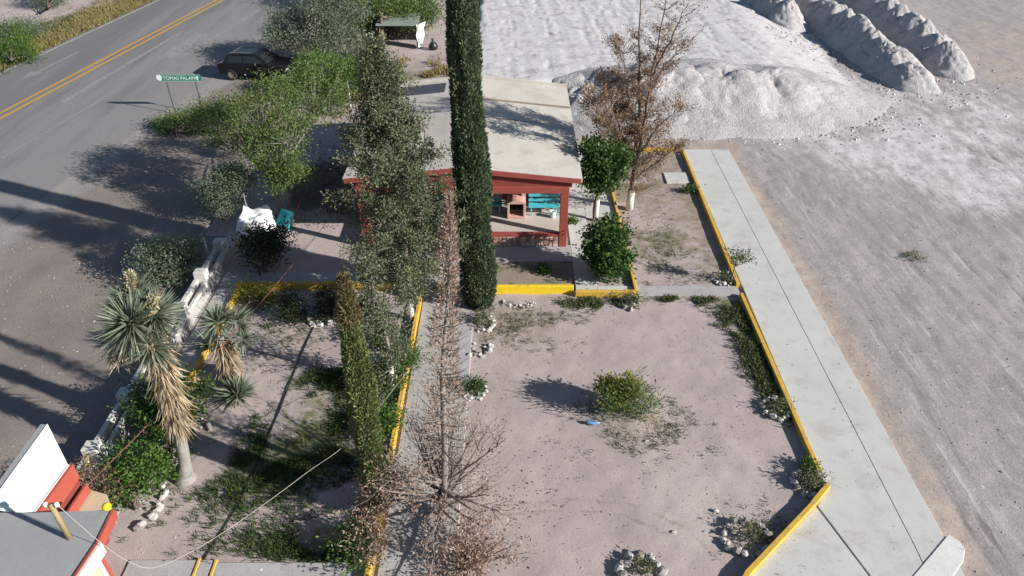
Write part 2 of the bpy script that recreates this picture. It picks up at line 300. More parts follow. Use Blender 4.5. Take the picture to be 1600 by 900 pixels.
# ================================================================ THE GROUND
def terrain(name, x0, x1, y0, y1, res, hf, mat, keep=None, attrs=None):
    nx = int(round((x1 - x0) / res)) + 1; ny = int(round((y1 - y0) / res)) + 1
    X, Y = np.meshgrid(np.linspace(x0, x1, nx), np.linspace(y0, y1, ny)); Zz = hf(X, Y)
    V = np.stack([X, Y, Zz], -1).reshape(-1, 3); i = np.arange(nx * ny).reshape(ny, nx)
    F = np.stack([i[:-1, :-1], i[:-1, 1:], i[1:, 1:], i[1:, :-1]], -1).reshape(-1, 4)
    if keep is not None:
        cx = (X[:-1, :-1] + X[1:, 1:]) / 2; cy = (Y[:-1, :-1] + Y[1:, 1:]) / 2; F = F[keep(cx, cy).ravel()]
    me = np_mesh(name, V, F, True)
    for a, fn in (attrs or {}).items():
        at = me.attributes.new(a, 'FLOAT', 'POINT'); at.data.foreach_set("value", np.clip(fn(X, Y), 0, 1).astype(np.float32).ravel())
    return tag(new_obj(name, me, None, mat), kind='structure')

g = MB().add([(-3000, -3000, -0.12), (3000, -3000, -0.12), (3000, 3000, -0.12), (-3000, 3000, -0.12)], [(0, 1, 2, 3)]).build('ground', M['shoulder']); tag(g, kind='structure')

# --- park soil: yards and beds
TR = [[(-0.6, 11.55), (1.4, 11.75), (3.0, 11.6), (4.2, 10.9), (5.0, 9.8)], [(-0.6, 11.25), (1.4, 11.45), (2.7, 11.3), (3.8, 10.7)]]
def gauss(X, Y, x, y, r): return np.exp(-((X - x) ** 2 + (Y - y) ** 2) / (r * r))
def park_h(X, Y):
    h = 0.035 * fbm(N1, X * 1.2, Y * 1.2, 5)
    for t in TR: d = dist_poly(X, Y, t); d = d + .05 * fbm(N2, X * 2, Y * 2, 3); h = h - 0.010 * np.exp(-(d / 0.05) ** 2) * (.6 + fbm(N3, X, Y, 3))
    return h + 0.1 * gauss(X, Y, 3.4, 14.8, 0.9)
def park_green(X, Y):
    e = sstep(7.0, 7.7, X) * sstep(15.0, 16.5, Y) * (1 - sstep(20.1, 20.3, Y)) + .6 * (X > 4.2) * (X < 7.6) * sstep(19.2, 20.3, Y + .8 * fbm(N2, X * .9, Y * .9, 3)) * (Y < 20.4)
    e = e + 0.6 * gauss(X, Y, 6.0, 24.4, 1.4) + 0.45 * gauss(X, Y, 5.6, 22.2, 1.0)
    left = (X < -3.4) * (Y < 21) * (0.9 * gauss(X, Y, -5.0, 14.0, 1.4) + 0.9 * gauss(X, Y, -6.6, 12.6, 1.3) + 0.9 * gauss(X, Y, -4.6, 10.3, 0.9) + 0.5 * gauss(X, Y, -5.6, 15.8, 0.9))
    return np.clip(e * 0.8 + left * 0.8, 0, 0.85)
def park_dry(X, Y):
    return 0.55 * gauss(X, Y, 0.0, 18.8, 1.9) * (X > -1.2) + 0.55 * gauss(X, Y, 3.4, 14.6, 1.3) + 0.75 * (X > 4.3) * (Y > 21) * (.6 + fbm(N3, X * .5, Y * .5, 3)) + 0.9 * (X < 2.3) * (X > -3) * (Y > 20.8) + 0.5 * gauss(X, Y, -7, 18, 1.5) + 0.4 * gauss(X, Y, 5.8, 10.4, 1.0)
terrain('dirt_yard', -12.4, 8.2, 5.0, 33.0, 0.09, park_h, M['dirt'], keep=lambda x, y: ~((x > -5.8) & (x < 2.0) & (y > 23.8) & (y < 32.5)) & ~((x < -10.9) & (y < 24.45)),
        attrs={'green': park_green, 'dry': park_dry, 'painted_shade': lambda X, Y: 1.1 * sstep(-10.5, -9.0, X) * (1 - sstep(-6.2, -5.8, X)) * sstep(25.2, 28.0, Y + 1.5 * fbm(N2, X * .6, Y * .6, 3)) * (1 - sstep(29.5, 32.6, Y)) + .5 * gauss(X, Y, -3.9, 15.5, .8) * (X < -3.3), 'pale': lambda X, Y: 0.7 * gauss(X, Y, 4.6, 11.8, 2.2) + 0.35 * gauss(X, Y, 5.6, 16.8, 2),  # dark zone left of the pavilion puts its deep shade into the colour
               'track': lambda X, Y: 0.55 * np.exp(-(np.minimum(dist_poly(X, Y, TR[0]), dist_poly(X, Y, TR[1])) / 0.07) ** 2)})

# --- road, in its own frame: u across, v along
ROX, ROY, RDX, RDY = -27.24, 36.59, 0.161, 0.987
def RW(u, v): return (ROX + RDY * u + RDX * v, ROY - RDX * u + RDY * v)
def road_u(X, Y): return RDY * (X - ROX) - RDX * (Y - ROY)
def strip(mb, u0, u1, v0, v1, z, n=1):
    for k in range(n):
        a = v0 + (v1 - v0) * k / n; b = v0 + (v1 - v0) * (k + 1) / n
        mb.add([(*RW(u0, a), z), (*RW(u1, a), z), (*RW(u1, b), z), (*RW(u0, b), z)], [(0, 1, 2, 3)])
def sh_h(X, Y):
    u = road_u(X, Y); return 0.045 * fbm(N2, X * 0.7, Y * 0.7, 5) - 0.012
terrain('gravel_shoulder', -32.0, -10.8, 2.0, 66.0, 0.2, lambda X, Y: sh_h(X, Y) * sstep(7.5, 9.2, road_u(X, Y)) - 0.05 * (1 - sstep(7.5, 8.2, road_u(X, Y))) - 0.012 * (1 - sstep(8.2, 9.2, road_u(X, Y))), M['shoulder'],
        keep=lambda x, y: (road_u(x, y) > 6.8) & ((y < 24.5) | (x < -12.3)), attrs={'dry': lambda X, Y: 0.6 * gauss(X, Y, -17.5, 38, 2.2) + 0.35 * gauss(X, Y, -15, 28, 2.5), 'pale': lambda X, Y: 0.8 * (1 - sstep(8.5, 11.0, road_u(X, Y)))})
terrain('dirt_clearing', -12.6, -2.4, 32.9, 66.0, 0.2, lambda X, Y: 0.08 * fbm(N3, X * 0.6, Y * 0.6, 5), M['dirt'], attrs={'dry': lambda X, Y: 0.7 * gauss(X, Y, -6, 42, 2.5) + 0.5 * gauss(X, Y, -10, 40, 3), 'pale': lambda X, Y: 0.6 * gauss(X, Y, -4.5, 52, 3)})
rd = MB()
for k in range(60): strip(rd, -5.3, 8.3 + 0.25 * N1(np.array([k * 0.7]), np.array([3.0]))[0], -60 + k * 3, -57 + k * 3, 0.0)
ro = rd.build('road', M['asphalt']); tag(ro, kind='structure')
at = ro.data.attributes.new('worn', 'FLOAT', 'POINT'); at.data.foreach_set('value', [0.85 if road_u(v.co.x, v.co.y) > 4 else 0.15 for v in ro.data.vertices])
m = MB(); strip(m, -0.44, -0.24, -60, 120, 0.005, 30); strip(m, 0.10, 0.30, -60, 120, 0.005, 30); tag(m.build('centre_line', M['roadyellow']), kind='structure')
m = MB(); strip(m, -4.95, -4.78, -60, 120, 0.005, 30); tag(m.build('edge_line', M['edgewhite']), kind='structure')
m = MB(); m.add([(*RW(1.75, 2.2), .005), (*RW(2.15, 2.2), .005), (*RW(1.62, 15.8), .005), (*RW(1.35, 15.8), .005)], [(0, 1, 2, 3)]); tag(m.build('faded_lane_marking', M['roadwhite']), kind='structure')
m = MB(); strip(m, 4.2, 4.55, 10.5, 22, .005, 3); m.add([(*RW(2.9, 10.0), .005), (*RW(4.1, 10.4), .005), (*RW(3.6, 15.5), .005), (*RW(2.7, 15.5), .005)], [(0, 1, 2, 3)]); tag(m.build('faded_turn_marking', M['roadwhite']), kind='structure')
m = MB(); strip(m, 3.72, 3.86, -14, 3.5, .005, 6); tag(m.build('faded_lane_line', M['roadwhite']), kind='structure')
m = MB(); strip(m, -2.95, -2.75, 6.6, 10.5, .005, 1); m.add([(*RW(-2.85, 5.3), .005), (*RW(-2.4, 6.6), .005), (*RW(-3.3, 6.6), .005)], [(0, 1, 2)]); tag(m.build('lane_arrow', M['roadwhite']), kind='structure')
def verge_h(X, Y): u = road_u(X, Y); return 0.14 * fbm(N2, X * 0.5, Y * 0.5, 5) * sstep(-5.2, -7, u) - 0.03
terrain('roadside_verge', -60, -26, 20, 80, 0.3, verge_h, M['dirt'], keep=lambda x, y: road_u(x, y) < -5.1,
        attrs={'dry': lambda X, Y: (1 - sstep(-8.2, -7.2, road_u(X, Y))) * 0 + sstep(-8.6, -7.4, road_u(X, Y)) * 0.9, 'green': lambda X, Y: 0.6 * gauss(X, Y, -33.8, 47, 2.0)})

# --- gravel lot and graded white fill
RUT = [[(12.3, 28), (13.0, 25.4), (13.5, 20), (13.4, 12), (13.2, 6)], [(16.2, 28), (16.9, 23.5), (17.2, 17), (16.4, 8)], [(20, 30), (19.0, 24), (18.8, 18), (18, 8)], [(26, 26), (22.5, 24), (20.5, 19), (19.6, 12)],
       [(11.3, 31), (12.4, 22), (12.0, 14), (11.6, 7)], [(34, 36), (27, 33), (22, 30), (18, 30.5)], [(15, 31), (22, 33.5), (30, 38), (40, 41)], [(14.6, 27), (15.1, 20), (14.9, 9)]]
def flow(X, Y): return X + 0.004 * np.maximum(Y - 36, 0) ** 2 * 0.6 - 0.22 * np.maximum(X - 6, 0) * np.maximum(48 - Y, 0) / 12
def rutd(X, Y):
    r = 0; w = 0.07 * fbm(N3, X * .8, Y * .8, 3)
    for t in RUT:
        d = dist_poly(X, Y, t) + w
        for off in (0.0, 1.5): r = np.maximum(r, np.exp(-((d - off) / 0.16) ** 2) * (0.55 + fbm(N2, X * .5 + off * 9, Y * .5, 3)))
    return np.clip(r, 0, 1)
_tr = np.random.default_rng(91); TRK = []
for q_k in range(64):
    q_x = _tr.uniform(10.8, 34); q_c = _tr.uniform(-.006, .030) + (q_x - 11) * .0006; q_d = _tr.uniform(-.06, .10); q_p = _tr.uniform(0, 6)
    TRK.append((q_x, q_c, q_d, q_p, _tr.uniform(.04, .10), _tr.uniform(.4, 1.0), _tr.uniform(22, 29), _tr.random() < .45))
def tracks(X, Y, light):
    out = np.zeros(X.shape); brk = .55 + 1.1 * fbm(N3, X * .35, Y * .35, 3)
    for x0, c, d, ph, wd, st_, yb, lt in TRK:
        if lt != light: continue
        cx = x0 + d * (Y - 15) + c * np.maximum(Y - yb, 0) ** 2 + .18 * np.sin(Y * .25 + ph); sl = np.sqrt(1 + (d + 2 * c * np.maximum(Y - yb, 0)) ** 2)
        for off in (0, 1.45): out = np.maximum(out, np.exp(-((X - cx - off) / sl / wd) ** 2) * st_)
    return np.clip(out * brk, 0, 1) * (1 - sstep(33, 37, Y - .25 * (X - 18)))
def fillm(X, Y):
    edge = 21.4 - 0.1 * np.maximum(52 - Y, 0) + 1.2 * fbm(N1, X * .3, Y * .3, 3)
    low = 39.5 - 3.4 * sstep(4, 9, X) + 1.0 * fbm(N2, X * .3, Y * .3, 3)
    return sstep(-1.4, -0.3, X + 2.6 - 0.8 + 0.3 * fbm(N2, X * .6, Y * .6, 3)) * (1 - sstep(-1.5, 1.0, X - edge)) * sstep(-0.8, 0.8, Y - low)
def lot_h(X, Y):
    a = np.arctan2(X - 13, 8.0); f = fillm(X, Y)
    st = fbm(N1, (X * .985 + Y * .17) * 2.2, (Y - X * .1) * 0.22, 4)
    st2 = fbm(N3, (X * .98 + Y * .10) * 5.0, (Y - X * .1) * 0.35, 3)
    h = 0.03 * fbm(N2, X * .45, Y * .45, 5) + 0.008 * st + 0.007 * st2 - 0.018 * rutd(X, Y) - 0.022 * tracks(X, Y, False) + 0.022 * fbm(N1, X * 1.3, Y * 1.3, 4) + 0.016 * fbm(N2, X * 3.1, Y * 3.1, 2)
    fl = flow(X, Y); s2 = fbm(N3, fl * 2.2, Y * 0.10 + 0.1 * X, 4); s3 = np.abs(fbm(N2, fl * 0.9 + 0.35 * N1(X * .3, Y * .3), Y * 0.08, 3))
    hm = f * sstep(0, 6.5, 22.2 - 0.1 * np.maximum(52 - Y, 0) - X) * sstep(-.5, 3.0, Y - 37.0 + 1.5 * sstep(4, 9, X))
    hf = 0.95 * hm * (0.8 + 0.2 * sstep(36, 55, Y)) + f * (0.035 * s2 - 0.045 * np.exp(-(s3 / 0.03) ** 2) + 0.012 * fbm(N1, X * 1.5, Y * 1.5, 4))
    return h * (1 - f) + hf + 0.02 * fbm(N3, X * 2.5, Y * 2.5, 3) - 0.03
def lot_dust(X, Y):
    apron = 0.95 * gauss(X, Y, 17, 36, 5.5) + 0.75 * gauss(X, Y, 24, 37, 6.0) + 0.55 * gauss(X, Y, 21, 29, 4.5) + 0.5 * gauss(X, Y, 25, 23, 5) + 0.3 * gauss(X, Y, 30, 33, 5)
    return np.maximum(fillm(X, Y) * 1.2, np.clip(apron, 0, 0.8) * (0.72 + 0.5 * fbm(N1, X * .35, Y * .35, 4)))
terrain('gravel_lot', -2.4, 52, 3, 80, 0.14, lot_h, M['lot'], keep=lambda x, y: ~(((x < 10.35) & (y < 32.35)) | ((x < 3.0) & (y < 32.9))),
        attrs={'dust': lot_dust, 'track': lambda X, Y: np.maximum(0.45 * rutd(X, Y), .85 * tracks(X, Y, False)), 'lane': lambda X, Y: .8 * tracks(X, Y, True), 'tan': lambda X, Y: np.clip(0.8 * (1 - sstep(10.6, 11.7, X)) * (Y < 34) + 0.55 * gauss(X, Y, 34, 46, 12), 0, 1)})

# ================================================================ PATHS, KERBS, WALLS
def slab(name, poly, z1, mat, parent=None, z0=-0.08, bevel=0.012): return MB().prism(poly, z0, z1).build(name, mat, parent, bevel)
def path(name): o = bpy.data.objects.new(name, None); COL.objects.link(o); o['kind'] = 'structure'; return o
w = path('concrete_walkway')
slab('slab', [(7.625, 11.51), (8.06, 12.0), (8.10, 12.6), (8.32, 32.34), (9.60, 32.34), (9.52, 10.3), (9.3, 6), (8.27, 6), (8.16, 9.6)], 0.07, M['concrete'], w)
slab('slab', [(9.535, 10.3), (9.32, 6), (10.2, 6), (10.36, 11.0), (10.47, 32.34), (9.615, 32.34)], 0.066, M['concrete'], w)
slab('slab', [(7.585, 11.49), (8.135, 9.58), (8.25, 6), (3.0, 6), (4.4, 8.2), (5.40, 9.53)], 0.063, M['concrete'], w)
cp = [G(*q_) for q_ in ((1425, 903), (1480, 838), (1497, 848), (1506, 862), (1503, 880), (1488, 903), (1470, 930), (1400, 930))]
slab('slab', [(q_[0], q_[1]) for q_ in cp][::-1], 0.088, M['newconcrete'], w)
p = path('cross_path'); slab('slab', [(4.42, 20.42), (7.95, 20.42), (7.95, 20.98), (4.42, 20.98)], 0.06, M['oldconcrete'], p)
p = path('centre_path')
for k, (a, b) in enumerate([(5, 9.95), (9.96, 12.9), (12.91, 15.9), (15.91, 18.8), (18.81, 20.9)]): slab('slab', [(-3.08, a), (-1.30, a), (-1.30, b), (-3.08, b)], 0.05 + 0.004 * (k % 2), M['oldconcrete'], p)
slab('slab', [(-10.45, 20.95), (-3.0, 20.95), (-3.0, 21.85), (-10.45, 21.85)], 0.055, M['oldconcrete'], p)
slab('slab', [(-2.98, 20.91), (-1.30, 20.91), (-1.30, 22.55), (-2.98, 22.55)], 0.057, M['oldconcrete'], p)
p = path('pavilion_pavement'); slab('slab', [(-5.8, 22.57), (2.25, 22.57), (2.25, 23.70), (-5.8, 23.70)], 0.06, M['oldconcrete'], p)
slab('slab', [(2.26, 20.5), (3.02, 20.5), (3.02, 32.8), (2.26, 32.8)], 0.062, M['concrete'], p)
slab('slab', [(3.03, 25.9), (4.28, 25.9), (4.28, 32.8), (3.03, 32.8)], 0.058, M['concrete'], p)
slab('slab', [(3.03, 20.5), (4.28, 20.5), (4.28, 20.98), (3.03, 20.98)], 0.058, M['concrete'], p)
p = path('wall_footpath'); slab('slab', [(-10.45, 8), (-9.75, 8), (-9.75, 20.9), (-10.45, 20.9)], 0.05, M['oldconcrete'], p)
p = path('front_path'); slab('slab', [(-8.9, 5), (-6.95, 5), (-6.95, 10.0), (-8.9, 10.0)], 0.05, M['oldconcrete'], p); slab('slab', [(-6.93, 5), (-3.3, 5), (-3.3, 9.93), (-6.93, 9.93)], 0.055, M['oldconcrete'], p)
p = path('bed_path'); slab('slab', [(6.9, 28.9), (7.95, 28.9), (7.95, 29.9), (6.9, 29.9)], 0.06, M['concrete'], p); slab('slab', [(4.45, 29.0), (6.0, 29.0), (6.0, 29.5), (4.45, 29.5)], 0.05, M['oldconcrete'], p)

def kerb(label, pts, w_, h, mat='yellow', name='yellow_kerb', group='yellow painted kerbs'):
    t = thing(name, label, 'kerb', (pts[0][0], pts[0][1], 0), group=group)
    for (ax, ay), (bx, by) in zip(pts[:-1], pts[1:]):
        Ln = math.hypot(bx - ax, by - ay); n = max(1, round(Ln / 2.6)); dx, dy = (bx - ax) / Ln, (by - ay) / Ln; nx, ny = -dy * w_ / 2, dx * w_ / 2
        for k in range(n):
            a = Ln * k / n + (0.004 if k else -w_ / 2 + 0.004); b = Ln * (k + 1) / n - 0.004
            j = [random.uniform(-.008, .008) for _ in range(4)]; hh = h + random.uniform(-.008, .008)
            q = [(ax + dx * a + nx * (1 + j[0]), ay + dy * a + ny + j[0]), (ax + dx * a - nx, ay + dy * a - ny + j[1]), (ax + dx * b - nx, ay + dy * b - ny + j[2]), (ax + dx * b + nx, ay + dy * b + ny + j[3])]
            o = MB().prism([(x - pts[0][0], y - pts[0][1]) for x, y in q], -0.08, hh).build('kerb_block', M[mat], t, 0.015)
    return t
kerb('long yellow kerb between the dirt yard and the pale concrete walkway', [(7.98, 20.32), (8.0, 12.55)], 0.13, 0.2)
kerb('diagonal yellow kerb at the lower corner of the dirt yard', [(8.0, 12.0), (7.45, 11.45), (5.33, 9.55), (4.3, 8.2)], 0.14, 0.24)
kerb('yellow kerb along the far half of the walkway beside the dry bed', [(8.22, 32.1), (8.03, 20.95)], 0.13, 0.18)
kerb('short yellow kerb at the far end of the bed behind the dead tree', [(4.5, 32.25), (8.22, 32.25)], 0.13, 0.2)
kerb('narrow yellow kerb between the round green bushes and the dry bed', [(4.35, 28.8), (4.35, 20.5)], 0.11, 0.17)
kerb('bright yellow low wall in front of the pavilion planting bed', [(-1.15, 20.62), (2.16, 20.62)], 0.13, 0.33, 'brightyellow')
kerb('orange yellow kerb joining the bright wall to the cross path', [(2.27, 20.42), (4.28, 20.42)], 0.14, 0.26)
kerb('worn yellow kerb on the left side of the centre path', [(-3.17, 20.75), (-3.22, 15.5), (-3.27, 10.0), (-3.3, 7)], 0.13, 0.24)
kerb('shaded yellow kerb across the top of the left yard', [(-9.65, 20.85), (-3.3, 20.85)], 0.14, 0.30)
kerb('weathered yellow kerb between wall footpath and left yard', [(-9.62, 20.7), (-9.66, 15.0)], 0.13, 0.2)
kerb('left one of two short yellow kerbs on the front path', [(-7.28, 10.02), (-7.24, 7.0)], 0.07, 0.085)
kerb('right one of two short yellow kerbs on the front path', [(-6.88, 9.98), (-6.82, 7.0)], 0.07, 0.085)

# white boundary wall with piers along the gravel shoulder
t = thing('boundary_wall', 'low whitewashed boundary wall with piers beside the gravel shoulder', 'wall', (-10.85, 12, 0))
o_ = (-10.85, 12, 0)
MB().box(-0.24, 0.24, -1.5, 12.4, -0.1, 0.34).build('footing', M['oldconcrete'], t, 0.015)
y = -1.4
while y < 12.2:
    MB().box(-0.20, 0.22, y, y + 0.36, 0.335, 0.86).build('pier', M['whitepaint'], t, 0.02)
    if y + 2.0 < 12.6:
        MB().box(-0.20, -0.05, y + 0.37, y + 1.99, 0.335, 0.62).build('wall_panel', M['whitepaint'], t, 0.012)
        MB().box(0.10, 0.22, y + 0.37, y + 1.99, 0.335, 0.52).build('wall_rail', M['whitepaint'], t, 0.012)
    y += 2.0

# ================================================================ PAVILION
pv = thing('pavilion', 'open red pavilion with pale gabled roof, stone base and concrete floor', 'pavilion', (-1.8, 28, 0))
def pb(x0, x1, y0, y1, z0, z1): return MB().box(x0 + 1.8, x1 + 1.8, y0 - 28, y1 - 28, z0, z1)
RX0, RX1, RXm, RY0, RY1 = -6.12, 2.55, -1.85, 23.5, 32.9
ZE, ZR = 3.0, 3.47
def gable(x0, x1, y0, y1, dz0, dz1):
    f = lambda x: ZE + (ZR - ZE) * (1 - abs(x - RXm) / (RX1 - RXm))
    xs = sorted({x0, x1} | ({RXm} if x0 < RXm < x1 else set()))
    mb = MB(); n = len(xs); V = []
    for (y, d) in ((y0, dz0), (y1, dz0), (y0, dz1), (y1, dz1)): V += [(x + 1.8, y - 28, f(x) + d) for x in xs]
    F = []
    for i in range(n - 1): F += [(i, n + i, n + i + 1, i + 1), (2 * n + i, 2 * n + i + 1, 3 * n + i + 1, 3 * n + i), (i, i + 1, 2 * n + i + 1, 2 * n + i), (n + i, 3 * n + i, 3 * n + i + 1, n + i + 1)]
    F += [(0, 2 * n, 3 * n, n), (n - 1, 2 * n - 1, 4 * n - 1, 3 * n - 1)]
    return mb.add(V, F)
rf = gable(RX0, RX1, RY0 + .004, RY1, -0.16, 0.0).build('roof', M['roof'], pv)
gable(RX0 + .05, RX1 - .05, RY0 - 0.03, RY0, -0.20, -0.015).build('rake_board', M['red'], pv)
gable(RXm, RX1, 30.15, 30.32, 0.004, 0.02).build('roof_seam', M['seam'], rf)
gable(-3.2, RXm, 30.1, 30.22, 0.004, 0.02).build('roof_seam', M['seam'], rf)
gable(RXm, RX1 - 0.9, 28.2, 28.27, 0.003, 0.008).build('roof_seam', M['seam'], rf)
gable(-5.55, -3.0, 31.2, 32.35, 0.004, 0.014).build('roof_patch', M['darkblue'], rf)  # hard-edged dark blue patch on the left roof slope
gable(RX0, RX1, 32.75, 32.9, 0.002, 0.10).build('roof_kerb', M['roof'], rf)
# gable triangle above the beam
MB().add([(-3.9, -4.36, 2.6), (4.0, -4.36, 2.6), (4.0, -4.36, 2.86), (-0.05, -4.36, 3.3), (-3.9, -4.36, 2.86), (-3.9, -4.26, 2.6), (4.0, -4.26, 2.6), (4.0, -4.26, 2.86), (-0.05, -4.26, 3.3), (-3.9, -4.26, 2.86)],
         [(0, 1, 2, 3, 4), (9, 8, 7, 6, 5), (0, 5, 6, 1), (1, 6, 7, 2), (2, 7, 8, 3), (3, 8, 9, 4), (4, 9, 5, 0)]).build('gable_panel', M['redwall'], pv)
pb(-5.75, 2.1, 23.56, 23.80, 2.36, 2.63).build('beam', M['red'], pv, 0.01)
pb(-5.73, -5.52, 23.81, 32.4, 2.40, 2.82).build('beam', M['red'], pv, 0.01)
pb(1.86, 2.08, 23.81, 32.4, 2.40, 2.82).build('beam', M['red'], pv, 0.01)
for x in (1.80, -1.95, -5.72):
    pb(x, x + 0.29, 23.57, 23.79, 0.0 if x > 1 or x < -5 else 0.57, 2.357).build('column', M['red'], pv, 0.01)
for yy in (27.4, 32.2):
    for x in (1.81, -5.70): pb(x, x + 0.26, yy, yy + 0.24, 0.55, 2.398).build('column', M['red'], pv, 0.01)
pb(-5.78, 2.06, 23.86, 32.7, -0.1, 0.55).build('floor', M['floor'], pv)
pb(-5.40, 1.79, 23.60, 23.855, -0.05, 0.50).build('plinth', M['mortar'], pv)
pb(-5.40, 1.795, 23.585, 23.857, 0.502, 0.575).build('floor_edge', M['red'], pv, 0.008)
# stone cladding, each stone proud of the mortar
sm = MB(); rr = random.Random(3); zc = 0.07
cells = []; nx_, nz_ = 40, 3
gx = [[-5.38 + 7.15 * (i + (rr.uniform(-.28, .28) if 0 < i < nx_ else 0)) / nx_ for i in range(nx_ + 1)] for j in range(nz_ + 1)]
gz = [[0.06 + 0.43 * (j + (rr.uniform(-.25, .25) if 0 < j < nz_ else 0)) / nz_ for i in range(nx_ + 1)] for j in range(nz_ + 1)]
st_t = thing_parent = pv
for j in range(nz_):
    for i in range(nx_):
        q = [(gx[j][i], gz[j][i]), (gx[j][i + 1], gz[j][i + 1]), (gx[j + 1][i + 1], gz[j + 1][i + 1]), (gx[j + 1][i], gz[j + 1][i])]
        cx = sum(a for a, b in q) / 4; cz = sum(b for a, b in q) / 4; q = [(cx + (a - cx) * .86, cz + (b - cz) * .86) for a, b in q]; d = rr.uniform(.015, .04)
        q2 = [(cx + (a - cx) * .8, cz + (b - cz) * .8) for a, b in q]
        MB().add([(a + 1.8, 23.60 - 28, b) for a, b in q] + [(a + 1.8, 23.60 - 28 - d, b) for a, b in q2], [(4, 5, 6, 7)] + [(k, (k + 1) % 4, 4 + (k + 1) % 4, 4 + k) for k in range(4)]).build('stone', M['stone'], pv)
# the rooms behind
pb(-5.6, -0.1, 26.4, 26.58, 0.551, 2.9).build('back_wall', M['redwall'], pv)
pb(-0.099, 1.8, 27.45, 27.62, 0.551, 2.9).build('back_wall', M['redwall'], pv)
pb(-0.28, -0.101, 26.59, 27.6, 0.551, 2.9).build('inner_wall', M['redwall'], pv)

def bench(x0, x1, y, label):
    t = thing('slatted_bench', label, 'bench', ((x0 + x1) / 2, y, 0.551), group='teal benches inside the pavilion'); h = (x1 - x0) / 2
    for k, z in enumerate((0.42, 0.62, 0.82)): MB().box(-h, h, 0.16 + .02 * k, 0.19 + .02 * k, z, z + 0.12).build('back_slat', M['teal'], t, 0.006)
    for k in range(3): MB().box(-h, h, -0.26 + .135 * k, -0.15 + .135 * k, 0.36, 0.39).build('seat_slat', M['teal'], t, 0.006)
    for s in (-h + .08, h - .13):
        MB().box(s, s + .05, -0.24, -0.19, 0, 0.359).build('leg', M['teal'], t); MB().box(s, s + .05, 0.235, 0.28, 0, 0.95).build('leg', M['teal'], t)
        MB().box(s, s + .05, -0.188, 0.233, 0.30, 0.357).build('seat_rail', M['teal'], t)
bench(0.66, 1.86, 25.35, 'sunlit teal slatted bench at the right end of the pavilion')
bench(-1.65, -0.40, 25.5, 'teal bench in the shade just left of the barbecue grill')
bench(-3.5, -2.4, 25.5, 'small teal bench in the shade left of the cypress')
gr = thing('barbecue_grill', 'pink masonry barbecue grill with sooty open hearth and chimney', 'barbecue', (0.17, 25.15, 0.551))
MB().box(-0.36, 0.36, -0.3, 0.34, 0, 0.10).build('base', M['pink'], gr, 0.01)
for s in (-0.36, 0.27): MB().box(s, s + .09, -0.3, 0.34, 0.102, 0.66).build('side_wall', M['pink'], gr, 0.01)
MB().box(-0.268, 0.268, 0.25, 0.34, 0.102, 0.66).build('hearth_back', M['soot'], gr)
ar = [(-.36, .662), (.36, .662), (.37, .72), (.2, .79), (0, .82), (-.2, .79), (-.37, .72)]
MB().add([(x, -.32, z) for x, z in ar] + [(x, .34, z) for x, z in ar], [tuple(range(7)), tuple(range(13, 6, -1))] + [(k, 7 + k, 7 + (k + 1) % 7, (k + 1) % 7) for k in range(7)]).build('hood', M['pink'], gr, 0.008)
MB().box(0.20, 0.36, 0.10, 0.30, 0.80, 2.1).build('chimney', M['pink'], gr, 0.01)
for k in range(7): MB().tube([(-0.25 + .083 * k, -0.28, 0.36), (-0.25 + .083 * k, 0.24, 0.36)], .008, 4).build('grate_bar', M['darksteel'], gr)
b = thing('plastic_bucket', 'small white bucket under the right teal bench', 'bucket', (1.62, 24.98, 0.551))
MB().lathe([(0.09, 0), (0.10, 0.02), (0.125, 0.26), (0.135, 0.28), (0.115, 0.28), (0.09, 0.03)]).build('body', M['signwhite'], b, smooth=True)
MB().tube([(-0.13, 0, 0.26), (-0.12, 0.06, 0.16), (0, 0.13, 0.12), (0.12, 0.06, 0.16), (0.13, 0, 0.26)], .006, 4).build('handle', M['steel'], b)

# ================================================================ GATEHOUSE (lower left)
gh = thing('gatehouse', 'small building with grey slab roof, red fascia and beige wall in the near left corner', 'building', (-9, 8, 0))
go = np.array((-9, 8, 0))
def gl(px, py, z): v = G(px, py, z) - go; return (v[0], v[1])
A = [gl(0 - 60, 801, 3), gl(51, 801, 3), gl(174, 797, 3), gl(150, 846, 3), gl(112, 900, 3), gl(75, 960, 3), gl(-90, 960, 3)]
MB().prism(A, 2.82, 3.0).build('roof', M['greyroof'], gh)
def edge_strip(name, p, q, z0, z1, wd, mat, off=0.0):
    dx, dy = q[0] - p[0], q[1] - p[1]; Ln = math.hypot(dx, dy); nx, ny = -dy / Ln, dx / Ln
    pts = [(p[0] + nx * off, p[1] + ny * off), (q[0] + nx * off, q[1] + ny * off), (q[0] + nx * (off + wd), q[1] + ny * (off + wd)), (p[0] + nx * (off + wd), p[1] + ny * (off + wd))]
    MB().prism(pts, z0, z1).build(name, mat, gh)
p1, p2, p3 = gl(175.5, 797, 3), gl(151, 847, 3), gl(74, 962, 3)
edge_strip('fascia', p3, p2, 2.72, 3.03, -0.05, M['brightred'], 0.0)
edge_strip('fascia_trim', p3, p2, 2.70, 3.015, -0.05, M['whitepaint'], -0.052)
edge_strip('fascia', p2, p1, 2.78, 3.03, -0.05, M['brightred'], 0.0)
wx = p2[0] + 0.02
MB().box(wx - 0.30, wx + 0.02, -4.5, p2[1] - .20, -0.1, 2.69).build('wall', M['beige'], gh)
MB().box(wx - 0.06, wx + 0.05, p2[1] - .19, p2[1] - .08, -0.1, 2.80).build('corner_post', M['brightred'], gh, 0.01)
MB().box(wx + 0.021, wx + 0.05, p2[1] - .30, p2[1] - .195, -0.1, 2.69).build('corner_trim', M['whitepaint'], gh)
MB().box(wx - 3.2, wx - 0.31, p2[1] - .45, p2[1] - .25, -0.1, 2.80).build('wall', M['beige'], gh)
